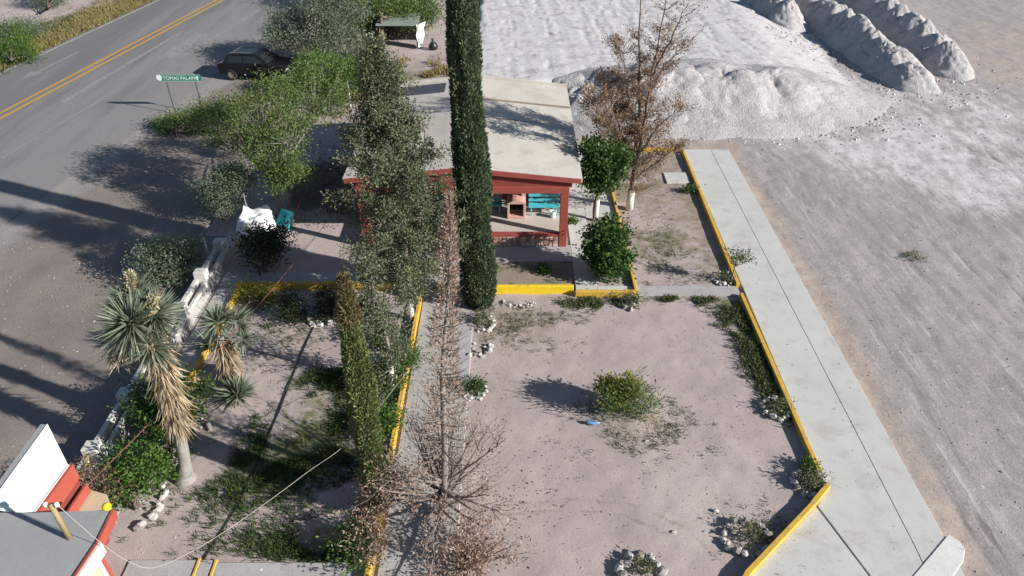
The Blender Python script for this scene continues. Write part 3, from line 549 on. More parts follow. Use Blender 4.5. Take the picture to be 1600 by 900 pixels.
# second block with the white sheet roof
hz = 2.75
B = [G(50, 803, hz), G(106, 726, hz), G(74, 662, 3.30), G(-20, 792, 3.30)]
B = [b_ - go for b_ in B]
MB().add([tuple(v) for v in B] + [(v[0], v[1], v[2] - .06) for v in B], [(0, 1, 2, 3), (7, 6, 5, 4), (0, 4, 5, 1), (1, 5, 6, 2), (2, 6, 7, 3), (3, 7, 4, 0)]).build('sheet_roof', M['whitesheet'], gh)
e0, e1 = B[0], B[1]; dv = (e1 - e0) / np.linalg.norm(e1 - e0); nv = np.array((dv[1], -dv[0], 0))
def along(a, b, o0, o1, z0, z1): q = [e0 + dv * a + nv * o0, e0 + dv * b + nv * o0, e0 + dv * b + nv * o1, e0 + dv * a + nv * o1]; return MB().prism([(v[0], v[1]) for v in q], z0, z1)
Lw = np.linalg.norm(e1 - e0)
along(-0.4, Lw, 0.003, 0.035, 2.66, 2.762).build('eave_trim', M['whitepaint'], gh)
along(-0.4, Lw + .02, 0.037, 0.10, 2.30, 2.74).build('fascia', M['brightred'], gh)
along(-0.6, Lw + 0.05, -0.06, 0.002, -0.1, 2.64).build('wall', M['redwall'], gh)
along(-0.4, Lw + 0.02, 0.14, 0.19, 1.84, 2.10).build('lower_fascia', M['brightred'], gh)
q0, q1 = B[2], B[3]
dv2 = (q0 - q1) / np.linalg.norm(q0 - q1); nv2 = np.array((-dv2[1], dv2[0], 0))
q = [q1, q0, q0 + nv2 * .16, q1 + nv2 * .16]; MB().prism([(v[0], v[1]) for v in q], 3.0, 3.28).build('parapet', M['greyroof'], gh)
MB().prism([gl(85, 812, 1.8), gl(124, 760, 1.8), gl(166, 772, 1.8), gl(180, 812, 1.8)], 1.66, 1.8).build('porch_roof', M['beige'], gh, 0.01)
MB().prism([gl(104, 806, 1.8), gl(117, 780, 1.8), gl(122, 783, 1.8), gl(111, 806, 1.8)], 1.802, 1.9).build('porch_kerb', M['whitepaint'], gh, 0.01)
for k in range(14):
    v = q1 + (q0 - q1) * (k + .5) / 14 + nv2 * .165; MB().box(v[0] - .03, v[0] + .03, v[1] - .03, v[1] + .03, 3.1, 3.2).build('drain_hole', M['darksteel'], gh)
# mast on the roof with insulators
mb_ = G(109, 841, 3.0)
ms = thing('service_mast', 'short weathered mast with white insulators on the grey roof', 'mast', mb_)
MB().tube([(0, 0, 0), (0.01, 0.0, 1.02)], [.055, .045], 8).build('pole', M['wood'], ms, smooth=True)
MB().tube([(-0.1, -0.02, 0.93), (0.14, 0.02, 0.95)], .02, 6).build('crossarm', M['wood'], ms)
for x in (-0.09, 0.12): MB().lathe([(0.03, 0), (0.045, .03), (0.03, .05), (0.045, .07), (0.02, .10)], (x, 0, 0.965), 10).build('insulator', M['signwhite'], ms, smooth=True)
yb = G(173, 797, 3.0)
yp = thing('roof_ball', 'small round yellow ball fixed at the corner of the grey roof', 'ornament', (yb[0] - .03, yb[1] - .02, 3.031))
MB().lathe([(0.035, 0), (0.04, 0.03)], (0, 0, 0), 10).build('stem', M['brightyellow'], yp, smooth=True)
MB().lathe([(0.03, 0.03), (0.075, 0.055), (0.092, 0.10), (0.075, 0.15), (0.02, 0.18)], (0, 0, 0), 14).build('ball', M['brightyellow'], yp, smooth=True)
ld = thing('timber_beam', 'long pale beam lying across the dry branches behind the grey roof', 'beam', G(125, 755, 1.2))
MB().box(-.05, .05, -0.9, 0.75, -.04, .04).build('timber', M['wood'], ld, 0.008); ld.rotation_euler = (R(12), 0, R(10))

# ================================================================ OBJECTS
# road sign
s0, s1 = G(274, 177), G(318, 177)
sv = s1 - s0; sa = math.atan2(sv[1], sv[0])
sg = thing('road_sign', 'green horizontal road sign with white lettering on two thin posts', 'sign', (s0 + s1) / 2, sa)
hw = np.linalg.norm(sv) / 2
for x in (-hw, hw): MB().box(x - .022, x + .022, -.022, .022, -0.1, 2.08).build('post', M['darksteel'], sg)
MB().box(-1.12, 1.12, -.045, -.024, 1.76, 2.12).build('panel', M['signgreen'], sg)
for a in ((-1.10, 1.10, 1.775, 1.788), (-1.10, 1.10, 2.092, 2.105)): MB().box(a[0], a[1], -.049, -.0455, a[2], a[3]).build('border', M['signwhite'], sg)
cu = bpy.data.curves.new('lettering', 'FONT'); cu.body = 'TOMAS PALAPA'; cu.size = 0.25; cu.align_x = 'CENTER'; cu.extrude = 0.002
to = bpy.data.objects.new('tmp', cu); COL.objects.link(to); dg = bpy.context.evaluated_depsgraph_get(); me = bpy.data.meshes.new_from_object(to.evaluated_get(dg)); bpy.data.objects.remove(to)
lt = new_obj('lettering', me, sg); me.materials.clear(); me.materials.append(M['signwhite']); lt.location = (0.02, -.048, 1.85); lt.rotation_euler = (math.pi / 2, 0, 0)
MB().add([(-1.20, -.052, 1.98), (-1.16, -.052, 2.10), (-0.98, -.052, 2.12), (-0.90, -.052, 2.0), (-0.94, -.052, 1.85), (-1.06, -.052, 1.78), (-1.17, -.052, 1.86)], [(6, 5, 4, 3, 2, 1, 0)]).build('route_shield', M['signwhite'], sg)
MB().add([(0.86, -.05, 1.96), (0.94, -.05, 2.07), (1.02, -.05, 1.96), (0.97, -.05, 1.96), (0.97, -.05, 1.82), (0.91, -.05, 1.82), (0.91, -.05, 1.96)], [(0, 1, 2, 3, 6), (3, 4, 5, 6)]).build('arrow', M['signwhite'], sg)

# black car
car = thing('parked_car', 'black sport utility car parked under roadside trees', 'car', (-15.15, 42.7, 0.0), R(-9)); car.scale = (.93, .93, .93)
prof = [(-2.25, .42), (-2.3, .80), (-2.2, 1.02), (-1.9, 1.10), (-1.55, 1.55), (-1.2, 1.68), (0.2, 1.70), (0.55, 1.62), (1.15, 1.14), (2.05, 1.0), (2.28, .80), (2.30, .42)]
def carside(y, inset): return [(x, y * (1 - inset * max(0, z - 1.05) / .65), z) for x, z in prof]
Ls = carside(-.9, .22); Rs_ = carside(.9, .22); n = len(prof)
MB().add(Ls + Rs_, [tuple(range(n)), tuple(range(2 * n - 1, n - 1, -1))] + [(i, n + i, n + (i + 1) % n, (i + 1) % n) for i in range(n)]).build('body', M['blackpaint'], car, 0.04)
for s in (-1, 1):
    for q in ([(-1.5, 1.16), (-1.42, 1.5), (-0.55, 1.55), (-0.5, 1.16)], [(-0.42, 1.16), (-0.45, 1.55), (0.3, 1.55), (0.9, 1.16)]):
        yy = lambda z: s * (.9 * (1 - .22 * (z - 1.05) / .65) + .012)
        MB().add([(x, yy(z), z) for x, z in q] + [(x, yy(z) - s * .01, z) for x, z in q], [(0, 1, 2, 3), (4, 5, 6, 7)] + [(k, (k + 1) % 4, 4 + (k + 1) % 4, 4 + k) for k in range(4)]).build('window', M['glass'], car)
    MB().box(0.75, 0.92, min(s * .9, s * 1.08), max(s * .9, s * 1.08), 1.08, 1.24).build('mirror', M['blackpaint'], car, 0.02)
    MB().box(2.24, 2.31, s * .62 - .16, s * .62 + .16, .74, .88).build('headlight', M['lamp'], car, 0.01)
    MB().box(-2.31, -2.25, s * .70 - .12, s * .70 + .12, .80, 1.0).build('tail_light', M['redlamp'], car, 0.01)
    MB().tube([(-1.3, s * .68, 1.73), (0.1, s * .68, 1.75)], .02, 6).build('roof_rail', M['chrome'], car)
    for x in (-1.42, 1.42):
        w_ = MB(); prof_w = [(0.20, -.10), (0.33, -.11), (0.36, -.06), (0.36, .06), (0.33, .11), (0.20, .10)]
        tb = [(r * math.cos(2 * math.pi * k / 18), zz, r * math.sin(2 * math.pi * k / 18)) for r, zz in prof_w for k in range(18)]
        w_.add(tb, [(i * 18 + k, i * 18 + (k + 1) % 18, ((i + 1) % 6) * 18 + (k + 1) % 18, ((i + 1) % 6) * 18 + k) for i in range(6) for k in range(18)])
        wo = w_.build('wheel', M['rubber'], car, smooth=True); wo.location = (x, s * .82, .36)
        MB().add([(0.2 * math.cos(2 * math.pi * k / 14), s * .09, 0.2 * math.sin(2 * math.pi * k / 14)) for k in range(14)] + [(0, s * .06, 0)], [(k, (k + 1) % 14, 14) for k in range(14)]).build('rim', M['rim'], wo)
MB().add([(1.12, -.74, 1.175), (1.12, .74, 1.175), (0.60, .66, 1.605), (0.60, -.66, 1.605)], [(0, 1, 2, 3)]).build('windscreen', M['glass'], car)
MB().add([(-1.90, -.74, 1.135), (-1.90, .74, 1.135), (-1.585, .68, 1.535), (-1.585, -.68, 1.535)], [(3, 2, 1, 0)]).build('rear_window', M['glass'], car)
MB().box(2.29, 2.34, -.8, .8, .45, .62).build('bumper', M['darksteel'], car, 0.02); MB().box(-2.34, -2.29, -.8, .8, .48, .66).build('bumper', M['chrome'], car, 0.02)

# white tarp draped over something in the corner of the wall
tp = G(404, 362); rng = np.random.default_rng(5)
n = 26; u = np.linspace(-1, 1, n); U, Vv = np.meshgrid(u, u); r = np.maximum(np.abs(U), np.abs(Vv))
top = 0.72 + 0.08 * fbm(N1, U * 2 + 5, Vv * 2, 3); drop = sstep(0.55, 1.0, r); ang = np.arctan2(Vv, U)
Zt = top * (1 - drop) + drop * (0.10 + 0.10 * np.sin(ang * 5)) + 0.04 * np.sin(ang * 9 + 1) * drop
rad = np.where(r > .55, .55 + (r - .55) * 0.55, r); k_ = rad / np.maximum(r, 1e-6)
X_ = U * k_ * 0.80 * (1 + .06 * np.sin(ang * 7) * drop); Y_ = Vv * k_ * 0.75 * (1 + .06 * np.cos(ang * 6) * drop)
Zt += 0.20 * np.exp(-((U + .5) ** 2 + (Vv - .45) ** 2) / .03) + 0.16 * np.exp(-((U - .5) ** 2 + (Vv - .5) ** 2) / .03) - .10 * np.exp(-((U - .1) ** 2 + (Vv + .1) ** 2) / .05) + .05 * np.sin(U * 6)
ii = np.arange(n * n).reshape(n, n); Fq = np.stack([ii[:-1, :-1], ii[:-1, 1:], ii[1:, 1:], ii[1:, :-1]], -1).reshape(-1, 4)
me = np_mesh('tarp', np.stack([X_, Y_, Zt], -1).reshape(-1, 3), Fq, True); to = new_obj('tarp', me, None, M['tarp']); to.scale = (1.1, 1.0, 1.15); to.location = tuple(tp)
sd = to.modifiers.new('thickness', 'SOLIDIFY'); sd.thickness = .012
tag(to, 'crumpled white tarp draped over a heap beside the boundary wall', 'tarp')

# wheelbarrow standing tilted against the tree trunk
wb = thing('wheelbarrow', 'teal wheelbarrow with red handles leaning by the tree trunk', 'wheelbarrow', G(457, 350), R(60))
def rb(v, a=R(52)): x, y, z = v; return (x * math.cos(a) - z * math.sin(a) * 1, y, x * math.sin(a) + z * math.cos(a))
tv = [(-.22, -.2, .25), (.35, -.2, .25), (.35, .2, .25), (-.22, .2, .25), (-.42, -.34, .55), (.48, -.34, .5), (.48, .34, .5), (-.42, .34, .55)]
tr_ = MB().add([rb(v) for v in tv], [(3, 2, 1, 0), (0, 1, 5, 4), (1, 2, 6, 5), (2, 3, 7, 6), (3, 0, 4, 7)]).build('tray', M['teal'], wb)
sd = tr_.modifiers.new('thickness', 'SOLIDIFY'); sd.thickness = .012
for s in (-.24, .24): MB().tube([rb((-.45, s * .4, .17)), rb((.3, s, .22)), rb((1.0, s * 1.15, .30))], .018, 6).build('handle', M['brightred'], wb); MB().tube([rb((.28, s, .22)), rb((.36, s, -.02)), rb((.46, s, .22))], .014, 6).build('leg', M['darksteel'], wb)
wv = [rb((-.45 + .17 * math.cos(2 * math.pi * k / 14), 0, .14 + .17 * math.sin(2 * math.pi * k / 14))) for k in range(15)]; MB().tube(wv, .04, 6, False).build('wheel', M['rubber'], wb)

# shelter with white sheet
sh = thing('tarp_shelter', 'dark lean-to shelter under the trees with a white sheet at its right end', 'shelter', G(628, 74))
for x in (-1.35, 1.05):
    for y in (-.1, 1.6): MB().tube([(x, y, -.1), (x, y, 1.45 + .2 * (y > 0))], .04, 6).build('post', M['wood'], sh)
MB().prism([(-1.55, -.3), (1.2, -.3), (1.2, 1.8), (-1.55, 1.8)], [1.47, 1.47, 1.72, 1.72], [1.5, 1.5, 1.75, 1.75]).build('roof', M['shadecloth'], sh)
MB().box(-1.5, 1.05, 1.62, 1.66, 0, 1.66).build('back_sheet', M['blackbag'], sh); MB().box(-1.48, -1.44, 0.0, 1.6, 0, 1.5).build('side_sheet', M['blackbag'], sh)
vs = []; nn = 9
for i in range(nn):
    for j in range(7): a = i / (nn - 1); bq = j / 6; vs.append((1.10 + 0.50 * a * (1 - .4 * bq) + .05 * math.sin(bq * 9 + i), -.34 + .8 * a * a + .06 * math.sin(i * 2.1), 1.56 - bq * (1.5 - .35 * abs(a - .4))))
MB().add(vs, [(i * 7 + j, i * 7 + j + 1, (i + 1) * 7 + j + 1, (i + 1) * 7 + j) for i in range(nn - 1) for j in range(6)]).build('hanging_sheet', M['tarp'], sh, smooth=True)
bg = thing('rubbish_bag', 'small black tied bag on the ground right of the shelter', 'bag', G(677, 77))
MB().lathe([(0.05, 0), (.27, .02), (.32, .16), (.27, .34), (.15, .47), (.07, .56), (.12, .68), (.05, .70)], (0, 0, 0), 12).build('bag_body', M['blackbag'], bg, smooth=True)
# slim posts
for nm, lab, px, py, h, mat in (('post', 'pale concrete post standing in dry grass behind the grove', 571, 118, 1.25, 'whitepaint'), ('post', 'thin grey steel post left of the white tarp', 393, 356, 1.5, 'steel'), ('post', 'leaning pale stake beside the boundary wall and grey shrub', 329, 412, 1.1, 'whitepaint'), ('post', 'short pale post at the corner behind the pavilion roof', 548, 168, 1.5, 'whitepaint')):
    b_ = G(px, py); t = thing(nm, lab, 'post', b_, group=None)
    MB().tube([(0, 0, -.1), (0, 0, h)], [.05 if mat != 'steel' else .03] * 2, 6).build('shaft', M[mat], t); MB().lathe([(.06 if mat != 'steel' else .036, h + .001), (.05, h + .03), (.01, h + .05)], (0, 0, 0), 8).build('cap', M[mat], t)
# cables
def cable(name, label, a, b_, sag, r, mat, n=18):
    a, b_ = np.array(a), np.array(b_); pts = [a + (b_ - a) * t - np.array((0, 0, sag * 4 * t * (1 - t))) for t in np.linspace(0, 1, n)]
    o = MB().tube([p - a for p in pts], r, 5).build(name, M[mat]); o.location = tuple(map(float, a)); return tag(o, label, 'cable')
top_m = mb_ + np.array((0.12, 0, 1.03))
ctl = [top_m, G(150, 842, 3.25), G(200, 877, 2.75), G(245, 886, 2.4), G(320, 850, 2.2), G(400, 797, 2.1), G(480, 738, 2.15), G(555, 680, 2.3), P3(645, 570, 15.6)]
def crom(P, n=6):
    out = []
    for k in range(len(P) - 1):
        p0, p1, p2, p3 = P[max(k - 1, 0)], P[k], P[k + 1], P[min(k + 2, len(P) - 1)]
        for t in np.linspace(0, 1, n, endpoint=False): out.append(.5 * (2 * p1 + (p2 - p0) * t + (2 * p0 - 5 * p1 + 4 * p2 - p3) * t * t + (3 * p1 - p0 - 3 * p2 + p3) * t ** 3))
    return out + [P[-1]]
o = MB().tube([p - ctl[0] for p in crom(ctl)], .006, 5).build('service_cable', M['cable_white']); o.location = tuple(map(float, ctl[0])); tag(o, 'pale slack cable from the roof mast drooping across the left yard', 'cable')
cable('overhead_cable', 'thin reddish cable strung from pavilion corner to the gatehouse', (-5.75, 23.5, 2.7), P3(130, 765, 10.4), 0.35, .009, 'cable_red', 30)
pts = [G(492, 507, .03), G(470, 555, .03), G(437, 640, .03), G(408, 708, .03), G(372, 790, .03), G(340, 840, .03), G(300, 905, .03)]
o = MB().tube([p - pts[0] for p in pts], .022, 5).build('strand', M['strand_black']); o.location = tuple(map(float, pts[0])); tag(o, 'thin black strand lying across the left yard', 'strand')  # thin black tube laid straight across the left yard
pb_ = thing('plastic_bottle', 'flattened blue bottle on the dirt left of the yard bush', 'bottle', G(926, 662, .06), R(-8))
MB().tube([(-.16, 0, .05), (-.13, 0, .05), (0.08, 0, .05), (.13, 0, .05), (.17, 0, .05)], [.05, .06, .06, .03, .02], 10).build('body', M['bluepl'], pb_, smooth=True); MB().tube([(.171, 0, .05), (.2, 0, .05)], .023, 8).build('cap', M['signwhite'], pb_)
bk = MB()
# ================================================================ GRAVEL PILES
def pile(label, x, y, rx, ry, h, seed, group, rot=0.0):
    v = VN(100 + seed); n_r, n_a = 30, 64; rr_ = np.linspace(0, 1, n_r); aa = np.linspace(0, 2 * math.pi, n_a, endpoint=False); Rr, Aa = np.meshgrid(rr_, aa, indexing='ij')
    wob = 1 + 0.25 * fbm(v, np.cos(Aa) * 1.3 + 9, np.sin(Aa) * 1.3 + 9, 3); X = Rr * np.cos(Aa) * rx * wob; Y = Rr * np.sin(Aa) * ry * wob
    prof_ = np.clip(1.13 - np.sqrt(Rr ** 2 * 1.20 + .075), 0, 1) ** 1.05
    Zp = h * prof_ * (1 + .38 * fbm(v, X * .7 + 3, Y * .7 + 3, 2)) + (0.12 * fbm(v, X * 1.5 + 3, Y * 1.5 + 3, 3) + 0.13 * fbm(v, X * 5.0, Y * 5.0, 3)) * np.minimum(1, prof_ * 3) * min(1, h)
    Zp = Zp - 0.10 * sstep(.9, 1, Rr)
    ca, sa_ = math.cos(rot), math.sin(rot); X, Y = X * ca - Y * sa_, X * sa_ + Y * ca; Zp = Zp + lot_h(X + x, Y + y); V = np.stack([X, Y, Zp], -1).reshape(-1, 3); i = np.arange(n_r * n_a).reshape(n_r, n_a); nxt = np.roll(i, -1, axis=1)
    F = np.stack([i[:-1], i[1:], nxt[1:], nxt[:-1]], -1).reshape(-1, 4); o = new_obj('gravel_pile', np_mesh('gravel_pile', V, F, True), None, M['pile'])
    o.location = (x, y, 0); return tag(o, label, 'gravel pile', group)
ORD = ['nearest', 'second nearest', 'third nearest', 'fourth', 'fifth', 'sixth', 'seventh', 'eighth', 'ninth', 'tenth', 'eleventh', 'twelfth', 'thirteenth', 'fourteenth']
rng = np.random.default_rng(11); sd_ = 0
for row, (xa, ya, xb, yb_, cnt, nm) in enumerate([(20.0, 53.4, 18.4, 68, 8, 'left'), (23.4, 42.0, 22.4, 66, 14, 'middle'), (27.0, 44.4, 26.9, 67, 13, 'right')]):
    for k in range(cnt):
        t_ = k / (cnt - 1); sd_ += 1; e = 0.8 if k == 0 else 1.0
        pile('%s rock pile in the %s row of dumped gravel' % (ORD[k], nm), xa + (xb - xa) * t_ + rng.uniform(-.2, .2), ya + (yb_ - ya) * t_ + rng.uniform(-.25, .25), 2.0 * e, 3.0 * e, (1.95 + rng.uniform(-.35, .35)) * e, sd_, 'piles dumped in three rows')
for lab, x, y, rx, ry, h in [('pale rock mound just behind the right pavilion roof corner', 4.2, 38.2, 2.6, 2.8, 1.1), ('rock mound seen through the left side of the dead tree', 6.2, 38.2, 3.8, 4.0, 1.2), ('broad rock mound directly behind the dead brown tree', 8.7, 38.3, 4.6, 5.0, 1.35),
                             ('pale rock mound right of the dead tree above the walkway end', 11.4, 38.3, 4.8, 5.2, 1.3), ('wide low rock mound at the right end of the near heap', 14.0, 38.5, 5.0, 4.6, 1.05), ('flat spread of rock at the far right foot of the near heap', 16.5, 38.9, 4.6, 4.0, 0.6), ('small rock spill in front of the broad mound', 10.0, 36.0, 3.2, 2.6, 0.5)]:
    sd_ += 1; pile(lab, x, y, rx, ry, h, sd_, 'mounds of the near gravel heap')

# ================================================================ TREES
def bez(a, b, c, n): t = np.linspace(0, 1, n)[:, None]; return (1 - t) ** 2 * a + 2 * t * (1 - t) * b + t * t * c
class Tree:
    def __init__(s, name, label, base, cat='tree', group=None, seed=0):
        s.base = np.array((float(base[0]), float(base[1]), 0.0)); s.t = thing(name, label, cat, s.base, group=group); s.rng = np.random.default_rng(seed); s.wood = MB(); s.P = []; s.D = []; s.Ln = []; s.W = []
    def L_(s, p): return np.asarray(p, float) - s.base
    def limb(s, pts, r0, r1, n=5): s.wood.tube([tuple(p) for p in pts], list(np.linspace(r0, r1, len(pts))), n, False)
    def spray(s, P, D, Ln, W):
        P = np.asarray(P, float); n = len(P); s.P.append(P); s.D.append(np.asarray(D, float)); s.Ln.append(np.broadcast_to(Ln, (n,)) * s.rng.uniform(.7, 1.3, n)); s.W.append(np.broadcast_to(W, (n,)) * s.rng.uniform(.7, 1.3, n))
    def crown(s, mat, name='crown'):
        if s.P: leaves(name, np.concatenate(s.P), np.concatenate(s.D), np.concatenate(s.Ln), np.concatenate(s.W), s.rng, mat, s.t)
        s.P, s.D, s.Ln, s.W = [], [], [], []
    def trunk(s, mat, name='trunk'):
        if s.wood.v: s.wood.build(name, mat, s.t, smooth=True)
        s.wood = MB()
    def paint(s, a, b, r, mat=None): MB().tube([tuple(a), tuple(b)], [r * 1.12, r], 9).build('painted_base', mat or M['limewash'], s.t, smooth=True)

def blob_tree(name, label, base, fork, blobs, mat, per=55, tips=70, leaf=(.10, .045), spread=.28, r0=.12, seed=0, group=None, cat='tree', bark='bark', stems=1, painted=0, up=0.15, hub=10):
    """trunk to fork, limbs to hubs, twigs to tips; a clump of leaves round each tip. blobs: (centre world, radius xyz, weight)"""
    T = Tree(name, label, base, cat, group, seed); rng = T.rng; fk = T.L_(fork); wts = np.array([b[2] if len(b) > 2 else 1.0 for b in blobs], float); wts /= wts.sum()
    tp_ = []
    for b_, w_ in zip(blobs, wts):
        k = max(4, int(tips * w_)); d = rdir(rng, k); rad_ = rng.uniform(.35, 1.0, k) ** .6; tp_.append(T.L_(b_[0]) + d * rad_[:, None] * np.array(b_[1]))
    tp_ = np.concatenate(tp_); tp_[:, 2] = np.maximum(tp_[:, 2], .12)
    for s_ in range(stems):
        j = rng.normal(0, .25, 3) * (stems > 1); j[2] = 0; b0 = np.array((j[0] * .4, j[1] * .4, -.05)); T.limb(bez(b0, (b0 + fk) / 2 + rng.normal(0, .08, 3), fk + j * .5, 6), r0, r0 * .7, 7)
    hubs = tp_[rng.choice(len(tp_), min(hub, len(tp_)), False)] * .62 + fk * .38
    for h in hubs: T.limb(bez(fk, (fk + h) / 2 + rng.normal(0, .15, 3) + np.array((0, 0, .1)), h, 5), r0 * .55, r0 * .25, 5)
    for p in tp_:
        h = hubs[np.argmin(((hubs - p) ** 2).sum(1))]; T.limb(bez(h, (h + p) / 2 + rng.normal(0, .08, 3), p, 4), r0 * .2, .006, 4)
        k = int(per * rng.uniform(.5, 1.5)); sp = spread * rng.uniform(.6, 1.4); o = rng.normal(0, sp, (k, 3)) * np.array((1, 1, .75)); d = rdir(rng, k) + o / sp * .5; d[:, 2] += up
        T.spray(p + o, d, leaf[0], leaf[1])
    if painted: T.paint((0, 0, 0), tuple(fk * min(1, painted / max(fk[2], .1))), r0 * 1.02)
    T.trunk(M[bark]); T.crown(L[mat]); return T
def pxb(px, py, Y, rx, ry, rz, w_=1.0): return (P3(px, py, Y), (rx, ry, rz), w_)

# --- tall dark Italian cypress
def column_tree(name, label, base, top, rad_fn, mat, count, leaf, seed, cat='cypress tree', bark='bark', tips=None, trunk_r=.14, groove=7, core=True):
    T = Tree(name, label, base, cat, None, seed); rng = T.rng; tp_ = T.L_(top); H = tp_[2]; v = VN(seed + 50)
    T.limb([tp_ * f for f in np.linspace(0, .97, 9)], trunk_r, .02, 7)
    f = rng.random(count) ** 0.9; a = rng.uniform(0, 2 * math.pi, count)
    wob = 1 + .55 * fbm(v, a / (2 * math.pi) * groove + 3, f * H * .42 + a * .35, 3) + .14 * fbm(v, a * 3 + 60, f * H * 1.7 + 40, 2)
    rr_ = rad_fn(f) * wob * (1 - .38 * rng.random(count) ** 2.2)
    keep_ = rng.random(count) < np.clip(.62 + 1.3 * fbm(v, a / (2 * math.pi) * groove + 90, f * H * .9 + 20, 3), .12, 1); f, a, rr_ = f[keep_], a[keep_], rr_[keep_]; cnt = len(f)
    P = tp_[None, :] * f[:, None] + np.stack([np.cos(a) * rr_, np.sin(a) * rr_, np.zeros(cnt)], 1); P[:, 2] = np.maximum(P[:, 2] - .1, .05)
    D = np.stack([np.cos(a) * .45, np.sin(a) * .45, np.ones(cnt)], 1) + rng.normal(0, .35, (cnt, 3)); T.spray(P, D, leaf[0], leaf[1]); return T, tp_, H
T, tp_, H = column_tree('cypress_tree', 'tall dark green columnar cypress in front of the pavilion, reaching above the frame', G(748, 474), (-1.44, 20.0, 14.6),
                        lambda f: .50 * (np.minimum(1, f / .04) * .25 + .75) * np.where(f < .42, 1, 1 - .36 * (f - .42) / .35) * np.clip((1.02 - f) / .2, 0.05, 1) ** .7, 'cypress', 120000, (.125, .05), 21)
f = np.linspace(0.02, .9, 14); c_ = MB().tube([tuple(tp_ * q) for q in f], [.30 * (1 - .5 * max(0, q - .5)) for q in f], 9); c_.build('inner_foliage', L['cypress'], T.t)
T.trunk(M['bark']); T.crown(L['cypress'])
# --- olive columnar tree in the left yard strip
T, tp_, H = column_tree('columnar_tree', 'slim olive green columnar tree with rusty tip on the left of the worn kerb', G(590, 800), P3(536, 432, 11.5),
                        lambda f: .275 * np.clip((1.03 - f) / .45, .12, 1) ** .8 * np.clip(f / .1 + .3, 0, 1), 'olive', 30000, (.10, .04), 33, 'tree', trunk_r=.09, groove=5)
f = np.linspace(0.12, .85, 10); MB().tube([tuple(tp_ * q) for q in f], [.16 * min(1, (1.05 - q) * 2) for q in f], 8).build('inner_foliage', L['olive'], T.t)
T.trunk(M['bark']); T.crown(L['olive'])
rng = T.rng; k = 2600; f = rng.uniform(.84, 1.0, k); a = rng.uniform(0, 6.28, k); r_ = .26 * (1.03 - f) / .19 * np.sqrt(rng.random(k)) + .03
T.spray(tp_ * f[:, None] + np.stack([np.cos(a) * r_, np.sin(a) * r_, 0 * a], 1), np.stack([np.cos(a) * .5, np.sin(a) * .5, 0 * a + 1], 1) + rng.normal(0, .4, (k, 3)), .09, .03); T.crown(L['olivetip'], 'rusty_tip')
k = 1500; f = rng.uniform(.0, .18, k); a = rng.uniform(0, 6.28, k); r_ = .42 * np.sqrt(rng.random(k))
T.spray(tp_ * f[:, None] + np.stack([np.cos(a) * r_, np.sin(a) * r_, 0 * a], 1) + (0, 0, .1), rdir(rng, k) + (0, 0, .3), .12, .035); T.crown(L['dead'], 'dead_lower_twigs')

# --- junipers (airy evergreen with clumps)
def airy(name, label, base, top, rad_fn, f0, n_br, clump, mat, seed, painted, trunk_r=.11, leaf=(.085, .035), cs=.17, cat='evergreen tree', rise=.35):
    T = Tree(name, label, base, cat, None, seed); rng = T.rng; tp_ = T.L_(top); H = tp_[2]; axis = lambda f: tp_ * f + np.array((.10 * math.sin(f * 5), .08 * math.cos(f * 4) - .08, 0))
    T.limb([axis(q) for q in np.linspace(0, 1, 12)], trunk_r, .015, 7)
    for i in range(n_br):
        f = f0 + (1 - f0) * (i + rng.random()) / n_br; a = rng.uniform(0, 6.28); r_ = rad_fn(f) * rng.uniform(.35, 1.3); s_ = axis(f); e = s_ + np.array((math.cos(a) * r_, math.sin(a) * r_, r_ * rise + rng.normal(0, .12)))
        pts = bez(s_, (s_ + e) / 2 + np.array((0, 0, -.06 * r_)), e, 5); T.limb(pts, .022, .006, 4)
        for q in np.linspace(.4, 1.0, max(2, int(r_ / .30))):
            c_ = s_ * (1 - q) + e * q + rng.normal(0, .09, 3); kk = int(clump * rng.uniform(.5, 1.5)); ss = cs * rng.uniform(.6, 1.35); o = rng.normal(0, ss, (kk, 3)); d = o / ss + rng.normal(0, .5, (kk, 3)); d[:, 2] += .5; T.spray(c_ + o, d, leaf[0], leaf[1])
    if painted: T.paint((0, 0, 0), tuple(axis(painted / H)), trunk_r * 1.05)
    T.trunk(M['greybark']); T.crown(L[mat]); return T
airy('juniper_tree', 'large airy grey green juniper with whitewashed trunk by the centre path', G(642, 500), P3(592, 78, 19.4), lambda f: float(np.interp(f, [.17, .32, .55, .78, .95, 1], [1.5, 1.7, 1.36, .86, .38, .12])), .14, 215, 118, 'juniper', 5, 1.35, .11, (.085, .042), .115)
airy('juniper_tree', 'thin half bare juniper with pale trunk in the strip left of the kerb', G(612, 612), P3(583, 400, 15.8), lambda f: .58 * np.clip((1.1 - f) / .6, .3, 1), .16, 55, 42, 'juniper', 6, 1.0, .07, (.085, .04), cs=.10)

